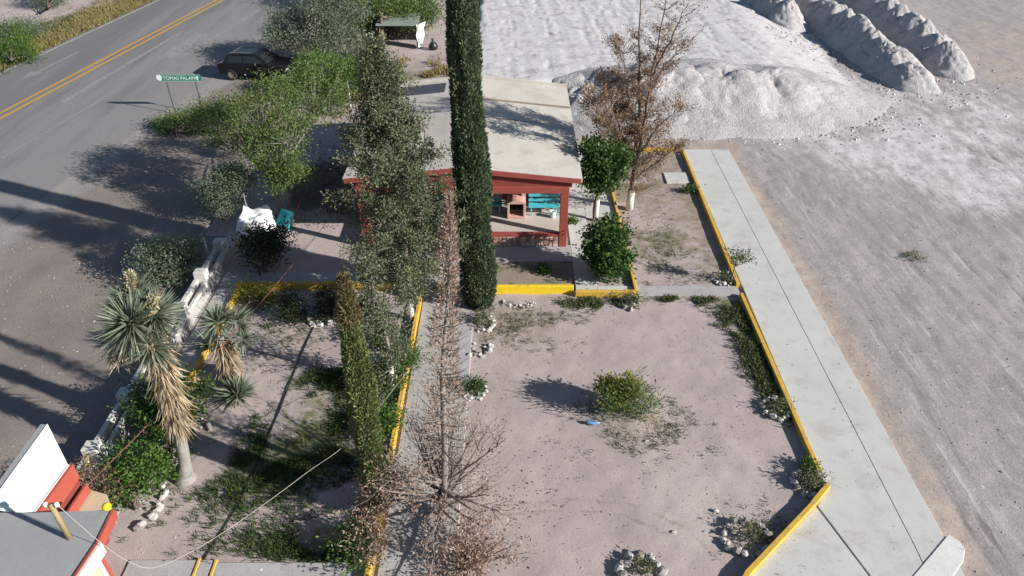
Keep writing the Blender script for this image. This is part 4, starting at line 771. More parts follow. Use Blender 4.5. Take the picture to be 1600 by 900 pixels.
# --- dead cypress in the foreground
T = Tree('dead_cypress', 'dead pinkish brown cypress with bare spreading lower limbs on the path edge', G(690, 805), 'dead tree', None, 9); rng = T.rng
tp_ = T.L_(P3(702, 305, 11.9)); H = tp_[2]; T.limb([tp_ * q + np.array((.05 * math.sin(q * 9), 0, 0)) for q in np.linspace(0, 1, 14)], .10, .01, 7)
cnt = 3900; f = .26 + .74 * rng.random(cnt) ** .8; a = rng.uniform(0, 6.28, cnt); v = VN(77)
prof_ = np.interp(f, [.16, .3, .45, .6, .75, .88, 1.0], [.72, .62, .48, .36, .24, .13, .02]); rr_ = prof_ * np.sqrt(rng.random(cnt)) * (1 + .9 * fbm(v, a * 1.2 + 7, f * H * .9, 3))
T.spray(tp_ * f[:, None] + np.stack([np.cos(a) * rr_, np.sin(a) * rr_, 0 * a], 1), np.stack([np.cos(a) * .6, np.sin(a) * .6, 0 * a + .8], 1) + rng.normal(0, .4, (cnt, 3)), .10, .028)
for i in range(150):
    q = rng.uniform(.2, .95); a_ = rng.uniform(0, 6.28); r_ = np.interp(q, [.2, .45, .75, 1], [.95, .6, .36, .1]); s_ = tp_ * q; T.limb(bez(s_, s_ + np.array((math.cos(a_) * r_ * .6, math.sin(a_) * r_ * .6, .1)), s_ + np.array((math.cos(a_) * r_, math.sin(a_) * r_, .45 * r_ + .1)), 4), .014, .004, 4)
# low spreading limbs with dry twigs
for i in range(34):
    a_ = i * 2.399 + rng.uniform(-.3, .3); Ln = rng.uniform(1.0, 2.7); s_ = tp_ * rng.uniform(.02, .14); el = rng.uniform(.05, 1.0)
    if math.sin(a_) > .3: el += .25
    e = s_ + np.array((math.cos(a_) * Ln * math.cos(el), math.sin(a_) * Ln * math.cos(el), Ln * math.sin(el) + .1)); pts = bez(s_, (s_ + e) / 2 + np.array((0, 0, -.12)), e, 8); T.limb(pts, .042, .009, 5)
    for q in rng.uniform(.3, 1.0, 12):
        p0 = pts[int(q * 7)]; d = (e - s_) / Ln + rng.normal(0, .55, 3); l_ = rng.uniform(.25, .65); p1 = p0 + d * l_; T.limb([p0, (p0 + p1) / 2 + rng.normal(0, .04, 3), p1], .009, .003, 3)
        kk = int(rng.uniform(2, 26)); o = rng.normal(0, .11, (kk, 3)); tt = rng.uniform(.3, 1.05, kk)[:, None]; T.spray(p0 + (p1 - p0) * tt + o, d + rng.normal(0, .6, (kk, 3)), .085, .028)
T.trunk(M['greybark']); T.crown(L['dead'])
T = Tree('dead_shrub', 'withered brown shrub at the lower edge beneath the dead cypress', G(735, 885), 'dead shrub', None, 19); rng = T.rng
for i in range(26):
    a_ = i * 2.399; el = rng.uniform(.2, 1.3); Ln = rng.uniform(.7, 1.5); e = np.array((math.cos(a_) * Ln * math.cos(el), math.sin(a_) * Ln * math.cos(el), Ln * math.sin(el))); pts = bez(np.zeros(3), e * .5 + (0, 0, .1), e, 6); T.limb(pts, .02, .005, 4)
    for q in rng.uniform(.3, 1, 8):
        p0 = pts[int(q * 5)]; kk = 12; T.spray(p0 + rng.normal(0, .14, (kk, 3)), rdir(rng, kk) + e / Ln, .09, .035)
T.trunk(M['deadbark']); T.crown(L['dead'])
T = Tree('dead_shrub', 'brown dry shrub on the left side of the worn yellow kerb', G(582, 862), 'dead shrub', None, 29); rng = T.rng
for i in range(24):
    a_ = i * 2.399; el = rng.uniform(.5, 1.4); Ln = rng.uniform(.6, 1.5); e = np.array((math.cos(a_) * Ln * math.cos(el) * .7, math.sin(a_) * Ln * math.cos(el), Ln * math.sin(el))); pts = bez(np.zeros(3), e * .5 + (0, 0, .1), e, 6); T.limb(pts, .016, .005, 4)
    for q in rng.uniform(.3, 1, 8): kk = 11; T.spray(pts[int(q * 5)] + rng.normal(0, .13, (kk, 3)), rdir(rng, kk) + e / Ln, .09, .035)
T.trunk(M['deadbark']); T.crown(L['dead'])

# --- dead tree by the far end of the walkway
T = Tree('dead_tree', 'dead brown tree with bare upright leaders and whitewashed trunk base', G(983, 327), 'dead tree', None, 12); rng = T.rng; Yd = 26.6
lead = [[(983, 327, 0), (990, 270, 0), (1000, 180, .1), (999, 90, .1), (1001, -60, .2)], [(985, 300, 0), (1000, 230, -.2), (1014, 150, -.3), (1027, 70, -.5), (1048, -50, -.8)], [(1014, 150, -.3), (1040, 100, -.2), (1072, 70, 0)], [(1020, 118, -.3), (1048, 60, -.9), (1075, 5, -1.3)],
        [(990, 270, 0), (965, 190, .4), (950, 120, .6)], [(998, 240, 0), (1035, 190, .2), (1068, 165, .3)], [(990, 265, 0), (945, 200, -.5), (925, 150, -.9)], [(995, 230, 0), (980, 150, .9), (972, 60, 1.2)], [(990, 280, 0), (1030, 250, -.4), (1066, 225, -.6)]]
for j, l_ in enumerate(lead):
    pts = np.array([T.L_(P3(px, py, Yd + dy)) for px, py, dy in l_]); t0 = np.linspace(0, 1, len(pts)); tt = np.linspace(0, 1, 16); pts = np.stack([np.interp(tt, t0, pts[:, k]) for k in range(3)], 1); pts[1:-1] += rng.normal(0, .025, (14, 3))
    r0 = .12 if j == 0 else .085 if j == 1 else .045; T.limb(pts, r0, .010, 6); Lt = np.linalg.norm(pts[-1] - pts[0]); nt_ = int(Lt * 11)
    for i in range(nt_):
        q = rng.uniform(.10 if j < 2 else .2, 1); p0 = pts[int(q * 15)]; a_ = rng.uniform(0, 6.28); l2 = rng.uniform(.35, 1.25) * (1.15 - .75 * q if j < 2 else .8); d = np.array((math.cos(a_), math.sin(a_) * .8, rng.uniform(.35, 1.0))); d /= np.linalg.norm(d); p1 = p0 + d * l2; pm = (p0 + p1) / 2 + np.array((0, 0, -.05)); T.limb([p0, pm, p1], .011, .004, 3)
        for _ in range(3): p2 = p0 + (p1 - p0) * rng.uniform(.4, 1); p3 = p2 + (d + rng.normal(0, .5, 3)) * l2 * .35; T.limb([p2, p3], .006, .003, 3)
        dens = np.clip(1.15 - (p1[2] - 2.6) / 6.0, .22, 1) * (2.0 if j in (4, 6, 7) else .85); kk = int(70 * dens * rng.uniform(.3, 1.4)); T.spray(p0 + (p1 - p0) * rng.uniform(.25, 1.1, kk)[:, None] + rng.normal(0, .09, (kk, 3)), d + rng.normal(0, .6, (kk, 3)), .10, .038)
T.paint((0, 0, 0), tuple(T.L_(P3(987, 296, Yd))), .15); T.trunk(M['deadbark']); T.crown(L['deadR'])

# --- round citrus trees right of the pavilion
b_ = G(930, 345); blob_tree('citrus_tree', 'round glossy green citrus tree with whitewashed trunk by the pavilion', b_, b_ + (0.05, 0, 1.3), [pxb(940, 240, b_[1], .85, .85, .62), pxb(938, 275, b_[1], .80, .8, .5), pxb(955, 255, b_[1], .7, .7, .6)], 'citrus', 85, 130, (.13, .075), .15, .09, 41, 'citrus trees beside the pavilion', 'citrus tree', 'bark', 1, .95)
b_ = G(952, 432); blob_tree('citrus_bush', 'dense dark green bush of glossy leaves beside the pavilion path', b_, b_ + (0, 0, .5), [pxb(950, 372, b_[1] + .2, .66, .7, .72), pxb(955, 405, b_[1], .68, .6, .55), pxb(945, 395, b_[1], .6, .6, .6)], 'citrus', 90, 120, (.13, .075), .15, .06, 42, None, 'bush', 'bark', 3)
b_ = G(1143, 442); T = blob_tree('sapling', 'small sapling with sparse leaves beside the walkway', b_, b_ + (0.0, 0, .75), [pxb(1155, 398, b_[1], .42, .4, .16)], 'weed', 22, 16, (.12, .04), .10, .028, 43, None, 'sapling', 'greybark', 1, 0)
# --- mesquites and roadside trees
b_ = G(446, 342); blob_tree('mesquite_tree', 'large green mesquite with twin pale trunks left of the pavilion', b_, b_ + (-.25, .1, 1.7), [pxb(430, 165, 27, 1.7, 1.9, 1.25, 1.3), pxb(375, 205, 27.5, 1.5, 1.6, 1.0), pxb(430, 235, 26, 1.2, 1.4, 1.0), pxb(490, 155, 29, 1.5, 1.6, 1.2), pxb(500, 122, 30.5, 1.3, 1.4, 1.0, .8), pxb(450, 275, 25.6, .75, .8, .5, .5), pxb(330, 180, 29, 1.2, 1.3, .6, .7)],
                            'mesq', 130, 230, (.105, .05), .23, .11, 51, 'trees along the road side', 'mesquite tree', 'greybark', 2, 0, .1, 14)
b_ = G(500, 118); blob_tree('mesquite_tree', 'grey green feathery mesquite beside the parked black car', b_, b_ + (0, .2, 1.6), [pxb(490, 55, 44, 2.7, 2.4, 1.3, 1.3), pxb(530, 75, 44, 1.8, 2.0, 1.1), pxb(455, 40, 45, 1.6, 1.8, .9, .7), pxb(520, 15, 45, 2.2, 2, 1.0)], 'greygreen', 130, 190, (.16, .06), .34, .13, 52, 'trees along the road side', 'mesquite tree', 'greybark', 2, 0, .1, 14)
b_ = G(600, 74); blob_tree('mesquite_tree', 'darker green mesquite shading the lean-to shelter', b_, b_ + (0, .3, 1.9), [pxb(600, 20, 51, 2.6, 2.2, 1.1), pxb(640, 18, 51.5, 2.0, 2, .9), pxb(560, 15, 51, 2.2, 2, 1.2)], 'mesq', 150, 190, (.18, .07), .42, .13, 53, 'trees along the road side', 'mesquite tree', 'bark', 2, 0, .1, 12)
b_ = G(540, 20); blob_tree('mesquite_tree', 'mesquite crown at the top edge behind the roadside trees', b_, b_ + (0, .3, 1.6), [pxb(540, -20, 58, 3.0, 2.4, 1.4), pxb(600, -25, 58, 2.5, 2.4, 1.2)], 'greygreen', 120, 140, (.19, .07), .45, .13, 54, 'trees along the road side', 'mesquite tree', 'bark', 2)
b_ = G(560, 122); blob_tree('shrub', 'bright green shrub between the mesquites and pale post', G(530, 145), G(530, 145, .5), [pxb(535, 120, 38.5, 1.3, 1.2, .7), pxb(500, 110, 39.5, 1.3, 1.2, .8)], 'fresh', 130, 90, (.15, .06), .28, .05, 55, None, 'shrub', 'bark', 3)
b_ = G(275, 215); blob_tree('shrub', 'low green shrub spreading at the foot of the road sign', b_, b_ + (0, 0, .3), [pxb(285, 195, 35.2, 1.6, 1.0, .42), pxb(335, 190, 35.0, 1.3, 1.0, .55)], 'mesq', 150, 80, (.12, .055), .24, .05, 56, None, 'shrub', 'bark', 3)
b_ = G(345, 345); blob_tree('shrub', 'grey green bush on the gravel left of the white tarp', b_, b_ + (0, 0, .5), [pxb(345, 305, 25.6, .85, .8, .7), pxb(365, 275, 26, .7, .7, .5)], 'greygreen', 130, 75, (.10, .045), .24, .05, 57, None, 'shrub', 'bark', 3)
b_ = G(262, 452); blob_tree('shrub', 'grey green bush on the shoulder behind the big yucca', b_, b_ + (0, 0, .4), [pxb(262, 415, 21.2, .75, .75, .55), pxb(245, 395, 21.6, .6, .6, .4), pxb(285, 400, 21.5, .5, .5, .4)], 'greygreen', 130, 75, (.10, .045), .22, .04, 58, None, 'shrub', 'bark', 3)
b_ = G(412, 428); blob_tree('shrub', 'dark leafy shrub in shade just in front of the white tarp', b_, b_ + (0, 0, .5), [pxb(405, 385, 22.3, .75, .7, .6), pxb(425, 375, 22.4, .5, .5, .4)], 'darkshrub', 80, 55, (.12, .06), .20, .05, 59, None, 'shrub', 'bark', 3)
b_ = G(285, 690); blob_tree('shrub', 'bright green shrub right behind the big yucca trunk', b_, b_ + (0, 0, .3), [pxb(290, 620, 14.4, .55, .6, .6), pxb(265, 650, 14.0, .5, .5, .5)], 'fresh', 85, 50, (.10, .05), .18, .04, 60, None, 'shrub', 'bark', 3)
b_ = G(232, 700); blob_tree('shrub', 'leafy shrub with yellowish tips left of the yucca trunk', b_, b_ + (0, 0, .3), [pxb(232, 625, 14.3, .5, .5, .55), pxb(245, 665, 13.8, .45, .5, .5)], 'citrus', 75, 45, (.10, .05), .18, .04, 61, None, 'shrub', 'bark', 3)
b_ = G(215, 790); blob_tree('shrub', 'dark green shrub spreading next to the gatehouse roof', b_, b_ + (0, 0, .4), [pxb(210, 735, 12.1, .7, .7, .55), pxb(240, 720, 12.4, .6, .6, .55), pxb(185, 755, 12.0, .45, .5, .4)], 'fresh', 85, 80, (.10, .045), .2, .05, 62, None, 'shrub', 'bark', 3)
b_ = G(395, 480); blob_tree('shrub', 'yellow green bush at the shaded corner of the left yard', b_, b_ + (0, 0, .2), [pxb(385, 462, 20.2, .4, .35, .4), pxb(420, 465, 20.2, .5, .3, .3)], 'yelgreen', 60, 30, (.09, .04), .16, .03, 63, None, 'shrub', 'bark', 3)
b_ = G(150, 790); blob_tree('dead_shrub', 'tangle of reddish dry branches behind the grey roof', b_, b_ + (0, 0, .5), [pxb(150, 762, 11.3, .6, .5, .4), pxb(120, 745, 11.3, .4, .4, .3)], 'leaflit', 26, 50, (.08, .03), .16, .03, 64, None, 'shrub', 'deadbark', 4)
blob_tree('shrub', 'rounded green shrub on the far verge at the left edge', G(18, 95), G(18, 95, .5), [pxb(10, 60, 46.5, 1.5, 1.4, .9), pxb(20, 85, 45, 1.3, 1.2, .7)], 'fresh', 100, 70, (.14, .05), .35, .06, 65, 'shrubs on the far verge', 'shrub', 'bark', 3)
blob_tree('shrub', 'bushy shrub at the top edge beyond the road', G(75, 12), G(75, 12, .5), [pxb(75, -8, 59, 1.4, 1.3, .9)], 'greygreen', 90, 50, (.15, .05), .35, .06, 66, 'shrubs on the far verge', 'shrub', 'bark', 3)
blob_tree('shrub', 'olive shrub just behind the rounded one on the far verge', G(38, 62), G(38, 62, .5), [pxb(35, 45, 50.5, 1.3, 1.0, .6)], 'greygreen', 90, 40, (.13, .05), .35, .06, 67, 'shrubs on the far verge', 'shrub', 'bark', 3)
# --- centre bush in the yard
b_ = G(985, 652); blob_tree('bush', 'scrubby bush with yellow green top in the middle of the dirt yard', b_, b_ + (0, 0, .3), [pxb(962, 628, 14.6, .5, .45, .40), pxb(1002, 628, 14.7, .5, .45, .6), pxb(985, 600, 14.7, .16, .16, .4, .12)], 'mesq', 34, 50, (.19, .026), .13, .02, 70, None, 'bush', 'bark', 4, 0, .8)
b_ = G(975, 628); blob_tree('bush', 'low yellow flowering plant at the back of the yard bush', b_, b_ + (0, 0, .3), [pxb(955, 606, 14.95, .42, .28, .22), pxb(980, 610, 14.9, .3, .25, .25)], 'yelgreen', 90, 34, (.10, .05), .11, .02, 71, None, 'bush', 'bark', 4)
# --- undergrowth in the strip
for i, (px, py, mat, lab) in enumerate([(600, 520, 'citrus', 'dark green shrub at the foot of the large juniper'), (600, 660, 'fresh', 'small bright green shrub beside the worn kerb'), (585, 590, 'weed', 'grey green shrub between the slim columnar tree and kerb'), (560, 850, 'citrus', 'dark green shrub in shade at the bottom of the left yard'), (630, 555, 'citrus', 'low shrub against the kerb under the juniper'), (570, 478, 'darkshrub', 'dark shrub in shade below the top kerb left of the juniper'), (520, 470, 'darkshrub', 'dark low shrub under the shaded kerb right of the stone ring'), (612, 590, 'citrus', 'leafy shrub around the thin juniper trunk'), (455, 478, 'darkshrub', 'dark low shrub along the shaded kerb left of the stone ring'), (598, 740, 'weed', 'grey green shrub at the foot of the slim columnar tree')]):
    b_ = G(px, py + 18); blob_tree('shrub', lab, b_, b_ + (0, 0, .2), [(b_ + (0, 0, .42), (.42, .5, .4), 1)], mat, 60, 34, (.09, .04), .16, .03, 80 + i, 'undergrowth shrubs in the planting strip', 'shrub', 'bark', 3)

# --- yuccas
def rosette(T, c, axis, n, Ln, W, mat_list, lo=-.35):
    rng = T.rng; d = rdir(rng, n * 3); d = d[d @ axis > lo][:n]; T.spray(c + d * .06, d, Ln, W)
def yucca(name, label, base, trunk_pts, heads, skirt, seed, trunk_r, cat='yucca', skirt_n=900, skl=.55):
    T = Tree(name, label, base, cat, None, seed); rng = T.rng
    pts = np.array([T.L_(p) for p in trunk_pts]); tt = np.linspace(0, 1, 14); t0 = np.linspace(0, 1, len(pts)); tp_ = np.stack([np.interp(tt, t0, pts[:, k]) for k in range(3)], 1)
    T.wood.tube([tuple(p) for p in tp_], [trunk_r * (1.9 if i == 0 else 1.35 if i == 1 else 1.05 - .02 * i) for i in range(14)], 11, False); T.trunk(M['yuccabark'])
    q = rng.uniform(skirt[0], skirt[1], skirt_n); a = rng.uniform(0, 6.28, skirt_n); P = np.stack([np.interp(q, tt, tp_[:, k]) for k in range(3)], 1) + np.stack([np.cos(a), np.sin(a), 0 * a], 1) * trunk_r
    D = np.stack([np.cos(a) * .26, np.sin(a) * .26, -np.ones(skirt_n)], 1) + rng.normal(0, .24, (skirt_n, 3)); T.spray(P, D, skl, .035); T.crown(L['straw'], 'dry_leaf_skirt')
    for c, ax, n_, Ln, W in heads:
        rosette(T, T.L_(c), np.array(ax) / np.linalg.norm(ax), n_, Ln, W, None); T.crown(L['yucca'], 'leaf_rosette')
    return T
b_ = G(291, 748); Yy = 12.45
T = yucca('yucca_tree', 'tall yucca tree with green rosettes above a straw coloured leaf skirt', b_, [b_, P3(288, 715, Yy), P3(275, 650, Yy), P3(258, 590, Yy), P3(238, 530, Yy), P3(218, 500, Yy)],
          [(P3(205, 505, Yy - .3), (-.5, -.6, .5), 420, .68, .045), (P3(238, 492, Yy + .2), (.5, 0, .6), 360, .62, .045), (P3(208, 470, Yy + .5), (-.2, .4, .8), 280, .58, .042), (P3(235, 540, Yy - .2), (.0, -.6, .2), 140, .7, .05)], (.36, .98), 8, .15, skirt_n=1500)
for c, e in ((P3(225, 500, Yy), P3(243, 468, Yy)), (P3(205, 460, Yy + .5), P3(203, 432, Yy + .5))):
    k = 900; q = np.linspace(0, 1.05, k)[:, None]; T.spray(T.L_(c) + (T.L_(e) - T.L_(c)) * q + np.clip(T.rng.normal(0, .05, (k, 3)), -.09, .09), rdir(T.rng, k) + (0, 0, .6), .11, .04); T.crown(L['cream'], 'flower_spike')
k = 120; d = rdir(T.rng, k) * (1, 1, .5) - (0, 0, .6); T.spray(T.L_(P3(185, 545, Yy)) + T.rng.normal(0, .08, (k, 3)), d, .5, .035); T.crown(L['straw'], 'drooping_dry_head')
b_ = G(362, 592); Y2 = b_[1]
T = yucca('yucca_tree', 'smaller yucca with dry straw skirt near the wall footpath', b_, [b_, P3(352, 560, Y2), P3(345, 525, Y2)], [(P3(340, 503, Y2), (-.2, -.2, 1), 240, .58, .045), (P3(366, 502, Y2 + .2), (.3, 0, 1), 190, .52, .042), (P3(378, 530, Y2), (.6, -.3, .5), 110, .42, .04)], (.2, 1.0), 14, .11, skirt_n=1100, skl=.58)
b_ = G(372, 622); T = Tree('agave_plant', 'low spiky rosette plant at the base of the smaller yucca', b_, 'agave', None, 15); rosette(T, np.array((0, 0, .12)), np.array((0, 0, 1.)), 260, .60, .05, None, .0); T.crown(L['yucca'], 'leaf_rosette')
b_ = G(330, 545); T = Tree('agave_plant', 'spiky rosette plant left of the smaller yucca trunk', b_, 'agave', None, 16); rosette(T, np.array((0, 0, .15)), np.array((0, 0, 1.)), 130, .5, .05, None, .0); T.crown(L['yucca'], 'leaf_rosette')

# ================================================================ STONE RINGS
def stone_me(seed):
    rg = random.Random(seed); bm = bmesh.new(); bmesh.ops.create_icosphere(bm, subdivisions=1, radius=1)
    for v in bm.verts: v.co *= rg.uniform(.72, 1.15)
    me = bpy.data.meshes.new('stone'); bm.to_mesh(me); bm.free(); me.materials.append(M['rock']); return me
STM = [stone_me(i) for i in range(6)]
def ring(label, px, py, r, n, a0=0, a1=6.283, size=.10, plant=None, plabel=None, seed=0, ry=None):
    rg = random.Random(seed); c = G(px, py); t = thing('stone_ring', label, 'stone ring', c, group='rings of pale stones')
    for i in range(n):
        a = a0 + (a1 - a0) * i / n + rg.uniform(-.1, .1); s_ = size * rg.uniform(.65, 1.35); o = new_obj('stone', STM[rg.randrange(6)], t)
        o.location = (math.cos(a) * r + rg.uniform(-.05, .05), math.sin(a) * (ry or r) + rg.uniform(-.05, .05), s_ * .45); o.scale = (s_ * rg.uniform(.8, 1.4), s_, s_ * rg.uniform(.6, .9)); o.rotation_euler = (rg.uniform(-.3, .3), rg.uniform(-.3, .3), rg.uniform(0, 6))
    for i in range(int(n * .7)):
        a = a0 + (a1 - a0) * (i + .5) / (n * .7) + rg.uniform(-.12, .12); s_ = size * rg.uniform(.6, 1.1); o = new_obj('stone', STM[rg.randrange(6)], t)
        o.location = (math.cos(a) * r * .97, math.sin(a) * (ry or r) * .97, size * 1.15); o.scale = (s_ * rg.uniform(.8, 1.3), s_, s_ * rg.uniform(.6, .9)); o.rotation_euler = (rg.uniform(-.3, .3), rg.uniform(-.3, .3), rg.uniform(0, 6))
    for i in range(5):
        s_ = .04 * rg.uniform(.6, 1.5); o = new_obj('stone', STM[rg.randrange(6)], t); o.location = (rg.uniform(-.6, .6) * r, rg.uniform(-.6, .6) * r, s_ * .6 + .02); o.scale = (s_,) * 3
    if plant:
        mat, pn, h = plant; blob_tree('small_plant', plabel, c, c + np.array((0, 0, .1)), [(c + np.array((0.03, 0, h * .55)), (r * .7, r * .6, h * .5), 1)], mat, 40, pn, (.08, .032), .10, .012, 200 + seed, 'plants inside the stone rings', 'plant', 'greybark', 3)
ring('stone ring holding a dark bush at the right edge of the centre path', 740, 612, .38, 15, 0, 6.283, .075, ('citrus', 26, .45), 'dark green bush inside the ring beside the centre path', 1)
ring('stone ring against the walkway kerb, upper one of two', 1213, 640, .42, 16, 0, 6.283, .085, ('weed', 10, .3), 'sparse plant in the upper ring beside the walkway kerb', 2)
ring('stone ring with grey weed at the corner of the walkway kerb', 1264, 757, .40, 16, 0, 6.283, .09, ('weed', 16, .35), 'grey weed filling the ring at the kerb corner', 3)
ring('large stone ring beside the diagonal yellow kerb', 1166, 843, .55, 17, 0, 6.283, .10, ('weed', 9, .3), 'withered plant in the large ring by the diagonal kerb', 4, .5)
ring('stone ring cut by the bottom edge of the view', 1000, 897, .46, 15, 0, 6.283, .11, ('weed', 6, .25), 'small weed in the ring at the bottom edge', 5)
ring('stone ring in the left yard at the end of the black strand', 503, 497, .45, 14, 0, 6.283, .085, ('weed', 5, .2), 'tiny weed in the ring of the left yard', 6)
ring('curved row of stones beside the base of the tall cypress', 752, 507, .42, 9, -1.6, 1.7, .085, ('weed', 14, .4), 'weedy plant by the stone row near the tall cypress', 7)
ring('short arc of stones further down the path from the cypress', 748, 545, .38, 8, -2.2, 1.0, .08, None, None, 8)
ring('stone ring around the sapling beside the walkway', 1131, 437, .40, 13, 0, 6.283, .08, ('weed', 8, .25), 'low weed in the ring around the sapling', 9)
ring('few pale stones under a plant below the orange kerb', 985, 475, .35, 8, 0, 6.283, .08, ('weed', 14, .45), 'grey green plant under the orange yellow kerb', 10)
ring('row of pale stones below the bright yellow wall', 810, 474, .55, 9, 2.8, 6.4, .06, None, None, 11, .2)
ring('row of pale stones in the shade near the yucca trunk', 305, 672, .38, 7, .2, 2.4, .09, None, None, 12)
ring('line of pale rocks beside the gatehouse shrub', 225, 790, .42, 8, -1.2, 1.2, .10, None, None, 13, .75)
for k, (px, py, lab) in enumerate([(1118, 799, 'single white stone on the dirt above the large ring'), (1052, 832, 'pale stone left of the large ring'), (408, 892, 'white stone on the shaded front path edge'), (1010, 690, 'pale pebble in the dirt right below the yard bush'), (420, 470, 'pale rock in the shade below the yellow kerb')]):
    t = new_obj('loose_stone', STM[k], None); c = G(px, py); s_ = .06; t.location = (c[0], c[1], .03); t.scale = (s_ * 1.3, s_, s_ * .8); tag(t, lab, 'stone', 'loose stones on the yard')
# two small plants in the bed in front of the pavilion
for k, (px, py, lab) in enumerate([(768, 425, 'left small green plant in the pavilion planting bed'), (852, 425, 'right small green plant in the pavilion planting bed'), (892, 350, 'tiny green tuft at the foot of the right red column'), (1078, 300, 'green clump at the corner of the small slab in the dry bed'), (1262, 735, 'green sprout on the kerb end above the corner ring')]):
    b_ = G(px, py); blob_tree('small_plant', lab, b_, b_ + (0, 0, .08), [(b_ + (0, 0, .14), (.22 if k != 3 else .45, .18, .12), 1)], 'fresh' if k != 3 else 'grass', 34, 13, (.10, .045), .07, .012, 300 + k, 'small bedding plants', 'plant', 'bark', 2)

# ================================================================ GROUND COVER (uncountable)
def scatter(name, fn, n, mat, h, w_, seed, lean=.5, clump=6, cs=.06):
    """tufts: fn(rng, n) gives x, y"""
    rng = np.random.default_rng(seed); xy = fn(rng, n); k = len(xy) * clump; P = np.repeat(xy, clump, 0) + rng.normal(0, cs, (k, 2)); D = rng.normal(0, lean, (k, 3)); D[:, 2] = 1
    V, F = leaf_geo(np.column_stack([P, np.full(k, .005)]), D, h * rng.uniform(.5, 1.5, k), w_ * rng.uniform(.6, 1.4, k), rng); o = new_obj(name, np_mesh(name, V, F), None, mat); return tag(o, kind='stuff')
def gs(*blobs):
    def f(rng, n):
        out = []; tot = sum(b[4] for b in blobs)
        for x, y, sx, sy, w_ in blobs: k = int(n * w_ / tot); out.append(np.column_stack([rng.normal(x, sx, k), rng.normal(y, sy, k)]))
        return np.concatenate(out)
    return f
def clip(f, c): return lambda rng, n: (lambda q: q[c(q[:, 0], q[:, 1])])(f(rng, n))
def noisy(f, v, sc, th): return lambda rng, n: (lambda q: q[fbm(v, q[:, 0] * sc, q[:, 1] * sc, 3) > th])(f(rng, n))
scatter('green_ground_cover', clip(noisy(gs((7.7, 19.2, .35, .8, 2), (7.75, 17.2, .3, 1.0, 2), (7.8, 15.8, .2, .6, .8), (5.6, 20.15, .8, .12, 1.6), (3.0, 20.0, .7, .15, .8)), N1, 1.5, -.12), lambda x, y: (x < 7.9) & (y < 20.3)), 2300, L['weed'], .13, .035, 1, .9, 9, .07)
scatter('yard_grass', clip(noisy(gs((-5.2, 13.9, .9, .6, 2), (-6.6, 12.5, 1.0, .8, 2), (-4.6, 10.4, 1.0, .3, 2), (-5.6, 16.0, .45, .4, .9), (-4.0, 12.5, .4, 1.5, 1), (-7.6, 19.2, .8, .4, .3)), N2, 1.1, -.10), lambda x, y: (x < -3.4) & (x > -9.3) & (y > 10.02)), 5200, L['grass'], .12, .022, 2, .8, 9, .06)
scatter('dry_weeds', clip(noisy(gs((0.3, 19.0, 1.3, .7, 3), (3.4, 14.6, .8, .6, 3), (3.6, 14.0, 1.2, .5, 1), (5.7, 24.0, 1.1, 1.3, 2.4), (5.6, 21.9, 1.0, .6, 1.6), (.5, 21.6, 1.2, .5, 1.5), (6.4, 10.6, .6, .5, .8), (-7, 18, 1.2, .8, 1)), N3, 1.3, -.08), lambda x, y: ((y < 20.3) | (y > 21.05)) & (x < 7.9) & ~((x > -3.35) & (x < -1.25))), 3000, L['weed'], .07, .02, 3, 1.0, 7, .06)
scatter('verge_grass', clip(lambda rng, n: np.array([RW(u, v) for u, v in zip(-5.3 - np.abs(rng.normal(0, 1.5, n)), rng.uniform(-4, 34, n))]), lambda x, y: x > -48), 5200, L['drygrass'], .28, .045, 4, .6, 9, .18)
scatter('verge_green_grass', noisy(gs((-34.2, 46.5, 1.6, 2.6, 3), (-32.6, 51, .8, 2.5, 1.2)), N1, .5, -.1), 1500, L['weed'], .3, .05, 5, .6, 9, .2)
scatter('golden_grass', clip(noisy(gs((-5.2, 41.5, 1.5, 1.1, 3), (-9.0, 41.0, 1.2, 1.6, 2), (-7.2, 44, 1.5, 1.0, .6), (-12.5, 39, 1.2, 1.6, 1.0)), N2, .5, -.15), lambda x, y: (y > 34) & (x < -2.5)), 3600, L['drygrass'], .34, .045, 6, .6, 9, .16)
scatter('fallen_leaves', clip(gs((-2.0, 11.6, 1.6, 1.4, 3), (-2.2, 16, .8, 2.5, 1.5), (-1.9, 19, .8, .8, .8), (5.2, 26.5, 1.0, 1.6, 1.6), (5.6, 29.8, 1.3, 1.2, 1.2), (-4.0, 14, .5, 3.0, 1.2)), lambda x, y: y > 8), 2600, L['leaflit'], .055, .035, 7, 4, 1, .1)
scatter('yard_litter', clip(gs((3.5, 15, 3.2, 3.2, 1)), lambda x, y: (x > -1.2) & (x < 7.8) & (y < 20.2) & (y > 9.8)), 1500, L['leaflit'], .03, .022, 12, 4, 1, .1)
scatter('shade_litter', clip(gs((-7.6, 29, 1.3, 2.6, 1)), lambda x, y: (x < -6) & (x > -11) & (y > 25)), 2600, L['leaflit'], .09, .055, 13, 4, 1, .1)  # leaf litter added to darken the shaded ground left of the pavilion
scatter('lot_weed', gs((15.2, 23.0, .22, .15, 1)), 26, L['weed'], .10, .03, 8, 1, 8, .06)
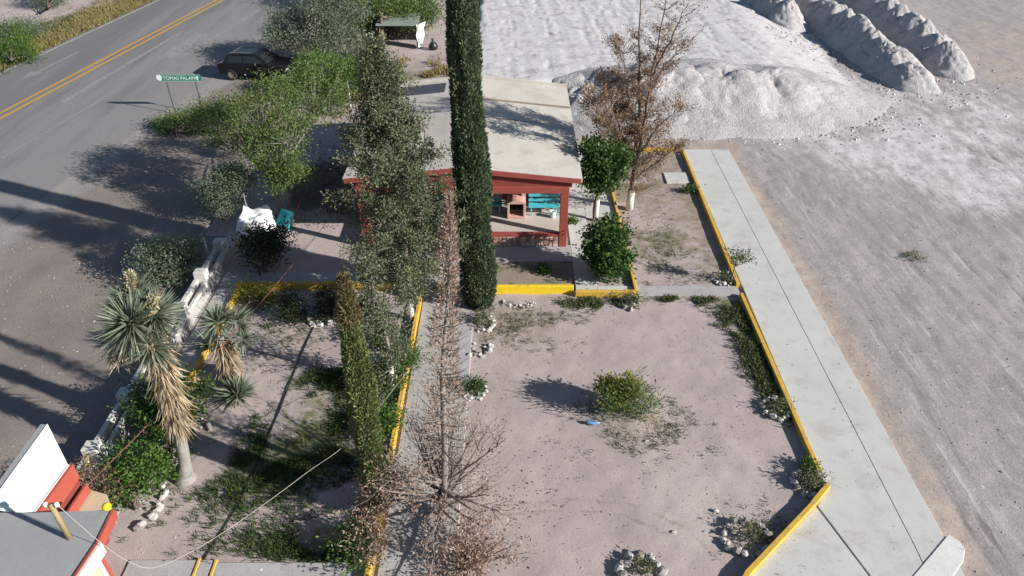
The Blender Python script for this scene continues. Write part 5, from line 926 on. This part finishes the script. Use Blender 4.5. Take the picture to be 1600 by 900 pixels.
# pebbles as joined real geometry
def pebbles(name, fn, n, s0, s1, seed, mat, zf=None):
    rng = np.random.default_rng(seed); xy = fn(rng, n); k = len(xy); s_ = rng.uniform(s0, s1, k) * rng.uniform(.5, 1, k); base = np.array([(1, 0, 0), (0, 1, 0), (-1, 0, 0), (0, -1, 0), (0, 0, .75), (0, 0, -.5)], float)
    F0 = np.array([(0, 1, 4), (1, 2, 4), (2, 3, 4), (3, 0, 4), (1, 0, 5), (2, 1, 5), (3, 2, 5), (0, 3, 5)]); a = rng.uniform(0, 6.28, k); V = base[None] * s_[:, None, None] * rng.uniform(.7, 1.3, (k, 6, 1))
    x = V[:, :, 0] * np.cos(a)[:, None] - V[:, :, 1] * np.sin(a)[:, None] + xy[:, 0][:, None]; y = V[:, :, 0] * np.sin(a)[:, None] + V[:, :, 1] * np.cos(a)[:, None] + xy[:, 1][:, None]
    z0 = zf(xy[:, 0], xy[:, 1]) if zf else np.zeros(k); V = np.stack([x, y, V[:, :, 2] + z0[:, None]], -1).reshape(-1, 3); F = (F0[None] + 6 * np.arange(k)[:, None, None]).reshape(-1, 3)
    return tag(new_obj(name, np_mesh(name, V, F), None, mat), kind='stuff')
uni = lambda x0, x1, y0, y1: (lambda rng, n: np.column_stack([rng.uniform(x0, x1, n), rng.uniform(y0, y1, n)]))
pebbles('lot_pebbles', clip(uni(10.6, 34, 6, 44), lambda x, y: x > 10.6), 4200, .012, .05, 1, M['pebble'], lot_h)
pebbles('rock_scatter', gs((11, 35.0, 3.5, .8, 3), (17.5, 36.3, 2.0, 1.0, 2), (23.5, 42, 2.0, 2.5, 2), (20, 51, 1.6, 3, 2), (25, 48, 2.5, 5, 2)), 3200, .03, .12, 2, M['rock'], lot_h)
pebbles('shoulder_gravel', clip(uni(-24, -11.3, 10, 46), lambda x, y: road_u(x, y) > 8.2), 3000, .012, .045, 3, M['pebble'])
pebbles('yard_pebbles', clip(uni(-1.1, 7.9, 9, 20.3), lambda x, y: (y > 9.6 + (x - 5.3) * .9) | (x < 5)), 900, .01, .03, 4, M['pebble'])
pebbles('left_yard_pebbles', uni(-9.2, -3.5, 10.2, 20.6), 500, .012, .04, 5, M['pebble'])
